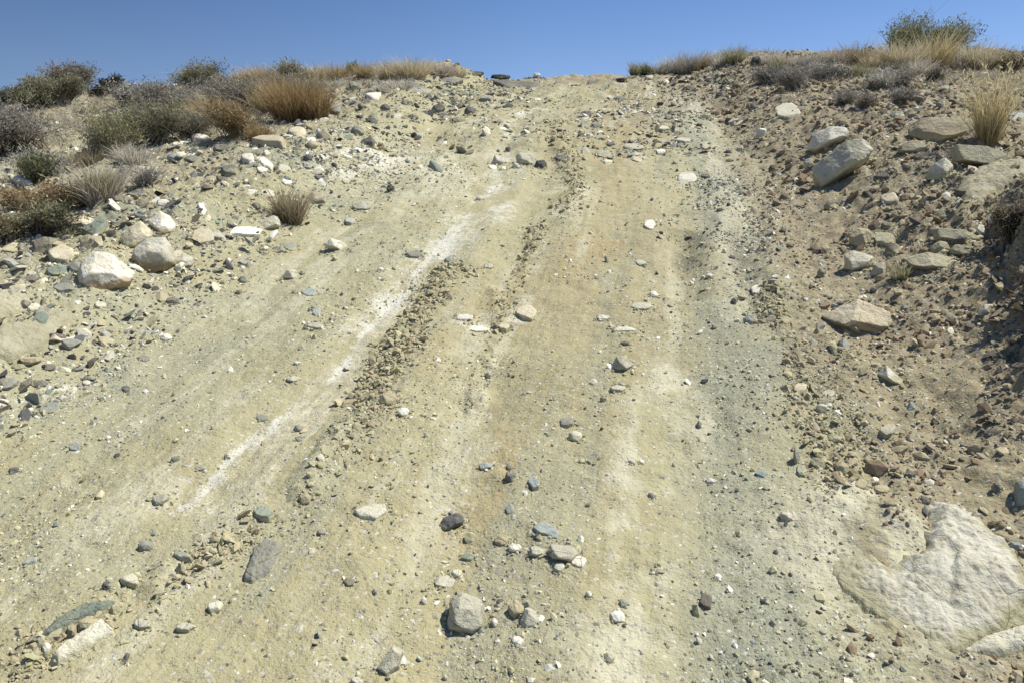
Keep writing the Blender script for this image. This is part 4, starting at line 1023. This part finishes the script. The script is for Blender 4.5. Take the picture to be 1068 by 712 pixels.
# kind | centre x, foot y, width, height in photo pixels | colours | label
PLANTS = """
S|24,158 92 50|greybrown dark grey .9|grey-brown shrub filling the left edge below the skyline|left
S|4,110 18 17|darkgreen dark - .7|tiny dark shrub on the skyline at the left edge|left
S|28,106 28 16|olive greybrown - .8|small olive shrub on the skyline, second from the left edge|left
S|41,116 34 24|darkgreen dark olive .9|dark green shrub below the small olive skyline shrub|left
S|60,108 36 24|olive greybrown - .9|olive shrub in front of the tall grey-brown skyline shrub|left
S|75,99 44 25|greybrown grey - .9|tall grey-brown shrub highest on the left skyline|left
S|103,103 17 11|dark dark - .7|low dark shrub left of the round dark skyline shrub|left
S|119,98 19 17|dark dark - 1|round dark shrub alone on the left skyline|left
S|112,163 62 52|green greybrown olive 1.1|bright green shrub in the middle of the left bank|left
S|163,151 52 42|olive grey olive 1|grey and green shrub touching the bright green shrub's right side|left
S|174,121 66 34|greybrown grey grey 1|wide grey-brown shrub behind the grey and green shrub|left
S|206,93 50 20|olive grey - .9|olive shrub on the skyline above the wide grey-brown shrub|left
S|223,101 34 18|orange brown olive .8|low orange-olive shrub on the left skyline|left
S|248,117 62 34|grey grey greybrown 1|pinkish grey twiggy shrub behind the rust brown bush|left
S|246,141 46 28|rust brown orange 1|rust brown bush above the thin white stone|left
G|306,126 54 40|rust orange - 1.5|biggest rust orange grass clump, right end of the left bank brush|left
G|331,124 30 32|rust - - 1|rust grass clump at the right foot of the biggest rust orange clump|left
G|284,118 40 30|orange - - 1.1|orange grass clump left of the biggest rust orange clump|left
G|270,147 26 18|rust - - .8|small low rust grass clump on its own above the cream bedrock slab|left
G|214,128 42 26|orange - - 1|tan orange grass between the wide grey-brown shrub and the rust brown bush|left
S|36,190 56 32|white grey pale .8|whitish dry brush left of the bright green shrub|left
S|41,191 34 30|darkgreen dark bushgreen .9|dark green shrub in front of the whitish dry brush|left
G|66,181 20 22|olive - - .8|small olive tuft right of the dark green shrub|left
T|106,207 46 34|pinkish green - 1.3|two-toned tuft of pale grass with a green heart|left
S|28,224 66 30|rust brown orange .9|rusty shrub at the left edge above the white boulders|left
S|68,218 46 26|orange brown rust .8|orange-brown low shrub beside the two-toned grass tuft|left
S|48,246 54 30|darkgreen dark olive 1|dark green low shrub under the rusty shrub|left
S|10,254 44 34|olive dark rust .9|olive and rust shrub cut off by the left edge|left
B|154,193 54 28|- grey - .5|grey dead twig brush lying on the left bank stones|left
G|303,230 38 32|brown - - 1.2|brown dry tuft at the left edge of the upper track|left
G|283,90 40 20|orange - - 1|orange grass tuft on the left skyline, widest of the orange ones|left
G|258,92 30 18|orange - - .9|orange grass tuft on the left skyline just right of the olive shrub|left
G|256,84 22 15|white - - .5|white plume of grass rising behind the orange skyline tufts|left
S|309,87 30 19|olive grey grey .9|grey-green shrub among the orange skyline grass|left
G|330,85 28 17|straw - - .8|straw tuft right of the grey-green skyline shrub|left
G|350,84 28 16|orange - - .9|orange tuft right of the straw skyline tuft|left
S|364,79 20 14|bushgreen brown - .7|small green shrub between two orange skyline tufts|left
G|381,81 24 15|orange - - .8|small orange tuft right of the small green skyline shrub|left
G|408,84 32 18|straw - - 1|straw tuft near the track top, left one of a close pair|left
G|428,83 40 20|straw gold - 1.1|straw and gold tuft near the track top, right one of a close pair|left
G|461,80 28 16|pinkish - - .9|pinkish pale tuft left of the black skyline stone|left
G|478,80 18 11|straw - - .6|tiny straw tuft touching the black skyline stone|left
G|320,101 40 18|grey - - .7|grey dry tuft above the biggest rust orange clump|left
G|415,92 60 12|pale - - .6|low pale grass below the pair of straw tufts|left
G|664,78 18 13|olive - - .7|olive tuft at the right end of the track's skyline|right
S|673,79 11 10|bushgreen brown - .5|tiny green shrub at the right end of the track's skyline|right
G|690,74 30 10|grey - - .6|thin grey grass right of the tiny green shrub|right
G|715,70 26 14|grey - - .6|sparse grey tuft on the skyline above the right cut|right
G|742,68 24 14|pale - - .5|sparse pale tuft on the skyline above the right cut|right
G|766,66 22 16|olive - - .9|olive grass tuft left of the left pointed black stone|right
G|801,68 28 14|pale - - .7|pale grass between the two pointed black stones|right
G|811,72 14 12|olive - - .6|olive tuft at the left foot of the right pointed black stone|right
G|846,70 36 14|grey - - .7|grey grass right of the right pointed black stone|right
G|868,66 30 15|pinkish - - .7|pinkish grass tuft alone on the right skyline|right
G|892,69 34 22|brown - - .9|tan-brown tuft at the left foot of the green skyline bush|right
G|896,80 26 14|olive - - .9|yellow-olive tuft below the tan-brown tuft|right
S|936,66 48 44|bushgreen olive olive 1.0|tall green bush on the right skyline, left one of two|right
S|978,66 58 38|bushgreen greybrown olive .8|dark green bush on the right skyline, right one of two|right
G|938,74 40 28|straw - - .9|straw grass in front of the left green skyline bush|right
G|974,74 36 36|gold - - .8|tall gold grass in front of the right green skyline bush|right
G|955,78 34 18|pale - - .8|pale grass between the two green skyline bushes|right
G|1000,72 30 20|pale - - .8|pale tuft right of the tall gold grass|right
G|1022,72 34 25|straw - - 1|straw tuft near the right end of the skyline|right
S|1046,76 44 18|olive dark brown .7|low brown-olive shrub at the right end of the skyline|right
S|832,92 44 16|grey grey - .6|low grey brush below the right pointed black stone|right
S|806,84 30 14|grey grey - .6|small grey brush below the pale grass of the right skyline|right
S|909,96 44 18|grey grey white .7|pale grey brush beneath the yellow-olive tuft|right
S|884,108 26 12|grey grey - .6|little grey brush left of the pinkish brush|right
S|899,113 22 11|greybrown grey - .6|pinkish brown brush above the pinkish white boulder|right
S|971,87 24 11|greybrown dark - .6|small dark brush under the tall gold grass|right
S|943,106 20 12|grey grey - .6|small grey brush left of the teal grey stone|right
T|1031,147 32 66|gold gold gold .9|tall golden grass clump behind the large brown slab boulder|right
G|939,291 18 16|olive - - .9|small olive tuft at the foot of the stacked outcrop|right
B|1050,262 60 38|- dark - .9|dark dead twigs on top of the shaded cut bank|right
B|1060,322 58 56|- dark - 1.0|dark dead brush hanging over the shaded cut bank at the right edge|right
B|1066,358 50 36|- greybrown - .8|brown dead brush below the dark hanging brush at the right edge|right
B|1046,388 80 20|- dark - .6|dry dark twigs lying on the sand under the cut bank|right
G|702,72 26 12|pale - - .6|low pale grass between the two sparse grey grasses of the right cut|right
G|729,70 28 13|brown - - .6|low brown grass between the sparse grey and sparse pale tufts|right
G|754,67 22 11|pale - - .6|low pale grass left of the olive grass tuft on the right skyline|right
G|826,70 30 12|pinkish - - .7|low pinkish grass at the right foot of the right pointed black stone|right
G|856,66 26 11|straw - - .6|low straw grass left of the pinkish grass tuft on the right skyline|right
G|912,72 30 18|straw - - .8|straw grass between the tan-brown tuft and the left green skyline bush|right
S|862,84 44 15|grey grey white .7|pale grey brush under the pinkish grass tuft of the right skyline|right
S|935,90 36 14|grey greybrown - .7|grey-brown brush below the left green skyline bush|right
S|136,112 40 22|grey greybrown white .8|pale grey twiggy shrub between the round dark shrub and the wide grey-brown shrub|left
S|200,140 50 26|grey greybrown olive .8|grey twiggy shrub in front of the wide grey-brown shrub's right end|left
G|140,170 40 20|pale - - .8|pale dry grass at the foot of the bright green shrub|left
G|96,172 34 18|brown - - .7|brown dry grass left of the bright green shrub's foot|left
S|300,104 46 22|grey greybrown brown .7|grey-brown brush behind the biggest rust orange clump|left
G|232,112 40 20|straw - - .8|straw grass between the olive skyline shrub and the pinkish grey shrub|left
S|1062,240 46 26|greybrown dark brown .7|brown low brush at the right edge above the cut bank|right
"""
def build_plants():
    for i, ln in enumerate(PLANTS.strip().split('\n')):
        kd, geo, cols, lab, side = ln.split('|'); r = np.random.default_rng(500+i)
        a, w, h = geo.split(); cx, fy = map(float, a.split(',')); w, h = float(w), float(h)
        ks = cols.split(); dens = float(ks[-1])
        B, hit = cast([cx], [fy], HM)
        q = fy
        while not hit[0] and q < fy+30: q += 1.5; B, hit = cast([cx], [q], HM)
        B = B[0]
        if kd == 'B' and side == 'right': B[0] += .14; B[2] = HM(B[0:1], B[1:2])[0]
        k = (B-CAM)@FW/F_PX; big = 1.38 if kd == 'S' else 1.0; W = w*k*big*(1.22 if kd == 'S' else 1); Hh = (h+(q-fy))*k*1.05*(1.15 if kd == 'S' else 1.1)
        grp = {'S': 'desert shrubs', 'G': 'dry grass tufts', 'T': 'dry grass tufts', 'B': 'dead twig brush'}[kd]+(' on the left bank' if side == 'left' else ' on the right bank')
        if kd == 'S': make_shrub(B, W, Hh, ks[0], ks[1], r, lab, grp, dens, mixkey=None if ks[2] == '-' else ks[2])
        elif kd == 'B': make_shrub(B, W, Hh, 'grey', ks[1], r, lab, grp, dens, bare=True, cat='dead brush', name='dead_brush')
        elif kd == 'T': make_grass(B, W, Hh, ks[0], r, lab, grp, core=ks[1] if ks[1] == 'green' else None, heads=ks[2] if ks[2] != '-' else None, dens=dens)
        else: make_grass(B, W, Hh, ks[0], r, lab, grp, dens=dens)

def build_cover():
    r = np.random.default_rng(777); n = 60000
    y = 4.2*(14.3/4.2)**r.uniform(0, 1, n); x = r.uniform(-1.0, .62, n)*(y+1)
    tl = x_left(y)-x; tr = x-x_right(y)
    k = vn2(x*.9, y*.9, 610)+.5*vn2(x*2.3, y*2.3, 611)
    pl_ = ss(1.0, 2.2, tl)*ss(5.5, 8.5, y); pr = ss(.5, 1.2, tr)*ss(8.0, 10.5, y)
    keep = r.uniform(0, 1, n) < np.maximum(pl_*1.3, pr*1.1)*np.clip(.4+.9*k, 0, 1); x, y, tl = x[keep], y[keep], tl[keep]; n = len(x)
    b = np.stack([x, y, HM(x, y)-.01], 1); B = np.repeat(b, 4, 0)+r.normal(0, .02, (4*n, 3))*np.array([1, 1, 0]); m = len(B)
    d = sphere_dirs(m, r, .1); L = r.uniform(.05, .20, m)*np.where(np.repeat(tl, 4) > 0, 1, .9)
    keys = ['pale', 'straw', 'grey', 'brown', 'pinkish', 'olive', 'greybrown']; ck = r.choice(7, n, p=[.2, .12, .26, .14, .1, .06, .12]); ck = np.repeat(ck, 4)
    c0 = np.array([GR[q][0] for q in keys])[ck]; c1 = np.array([GR[q][1] for q in keys])[ck]
    v, f, c = ribbons(B, d, L, r.uniform(0, .3, m), (.0014+.00022*np.repeat(y, 4))*r.uniform(.6, 1.3, m), c0, c1, r, 3)
    tag(link('dry_ground_cover', mesh('dry_ground_cover', v, f, M_BLADE, c, False)), 'low dry grass and twig litter between the shrubs', 'ground cover', None, 'stuff')
# ------------------------------------------------------------------ light, sky, camera
def build_light():
    sc = bpy.context.scene
    v = np.array([.50*.983-.10*.182, .50*.182+.10*.983, .86]); v /= np.linalg.norm(v); el = math.asin(v[2]); az = math.atan2(v[0], v[1])
    L = bpy.data.lights.new('sun', 'SUN'); L.energy = 4.7; L.angle = math.radians(.5); L.color = (1.0, .975, .87)
    o = bpy.data.objects.new('sun', L); C.objects.link(o); o.rotation_euler = (math.pi/2-el, 0, math.pi-az); o.location = (5, 5, 20)
    w = bpy.data.worlds.new('World'); sc.world = w; w.use_nodes = True; nt = w.node_tree; nt.nodes.clear()
    out = nt.nodes.new('ShaderNodeOutputWorld'); bg = nt.nodes.new('ShaderNodeBackground'); sky = nt.nodes.new('ShaderNodeTexSky')
    sky.sky_type = 'NISHITA'; sky.sun_disc = False; sky.sun_elevation = el; sky.sun_rotation = az; sky.altitude = 1500; sky.air_density = 1.0; sky.dust_density = .2; sky.ozone_density = 2.5
    bg.inputs[1].default_value = .077
    mx = nt.nodes.new('ShaderNodeMix'); mx.data_type = 'RGBA'; mx.blend_type = 'MULTIPLY'; mx.inputs[0].default_value = 1.0; mx.inputs[7].default_value = (.86, .95, 1.10, 1)
    # the blue deepens quickly above the horizon, as in clear desert air
    tc = nt.nodes.new('ShaderNodeTexCoord'); sx = nt.nodes.new('ShaderNodeSeparateXYZ'); mr = nt.nodes.new('ShaderNodeMapRange'); m2 = nt.nodes.new('ShaderNodeMix'); m2.data_type = 'RGBA'; m2.blend_type = 'MULTIPLY'; m2.inputs[0].default_value = 1.0
    mr.inputs[1].default_value = .17; mr.inputs[2].default_value = .27; mr.inputs[3].default_value = 0.; mr.inputs[4].default_value = 1.
    mc = nt.nodes.new('ShaderNodeMix'); mc.data_type = 'RGBA'; mc.inputs[6].default_value = (1.28, 1.20, 1.16, 1); mc.inputs[7].default_value = (1.00, 1.05, 1.10, 1)
    nt.links.new(tc.outputs['Generated'], sx.inputs[0]); nt.links.new(sx.outputs[2], mr.inputs[0]); nt.links.new(mr.outputs[0], mc.inputs[0])
    nt.links.new(sky.outputs[0], mx.inputs[6]); nt.links.new(mx.outputs[2], m2.inputs[6]); nt.links.new(mc.outputs[2], m2.inputs[7]); mr2 = nt.nodes.new('ShaderNodeMapRange'); mr2.inputs[1].default_value = -.75; mr2.inputs[2].default_value = -.15; mr2.inputs[3].default_value = .62; mr2.inputs[4].default_value = 1.
    m3 = nt.nodes.new('ShaderNodeMix'); m3.data_type = 'RGBA'; m3.blend_type = 'MULTIPLY'; m3.inputs[0].default_value = 1.0     # darker away from the sun
    nt.links.new(sx.outputs[0], mr2.inputs[0]); nt.links.new(mr2.outputs[0], m3.inputs[7]); nt.links.new(m2.outputs[2], m3.inputs[6]); nt.links.new(m3.outputs[2], bg.inputs[0]); nt.links.new(bg.outputs[0], out.inputs[0])
    cam = bpy.data.cameras.new('camera'); cam.sensor_width = 36; cam.lens = 36*F_PX/1068; cam.clip_start = .05; cam.clip_end = 2000
    co = bpy.data.objects.new('camera', cam); C.objects.link(co); co.location = CAM; co.rotation_euler = (math.pi/2+PITCH, 0, YAW); sc.camera = co
    vs = sc.view_settings; vs.view_transform = 'Standard'; vs.look = 'None'; vs.exposure = 0.43; vs.gamma = 1.0; vs.use_curve_mapping = False
    sc.render.engine = 'CYCLES'; sc.cycles.max_bounces = 4; sc.cycles.diffuse_bounces = 2; sc.cycles.glossy_bounces = 1; sc.cycles.transparent_max_bounces = 4
import time as _t
_t0 = _t.time()
def lap(s): print('LAP', s, round(_t.time()-_t0, 1))
build_light(); build_ground(); lap('ground'); STN = build_stones(); lap('stones'); build_stuff(); lap('stuff'); build_plants(); build_cover(); lap('plants')
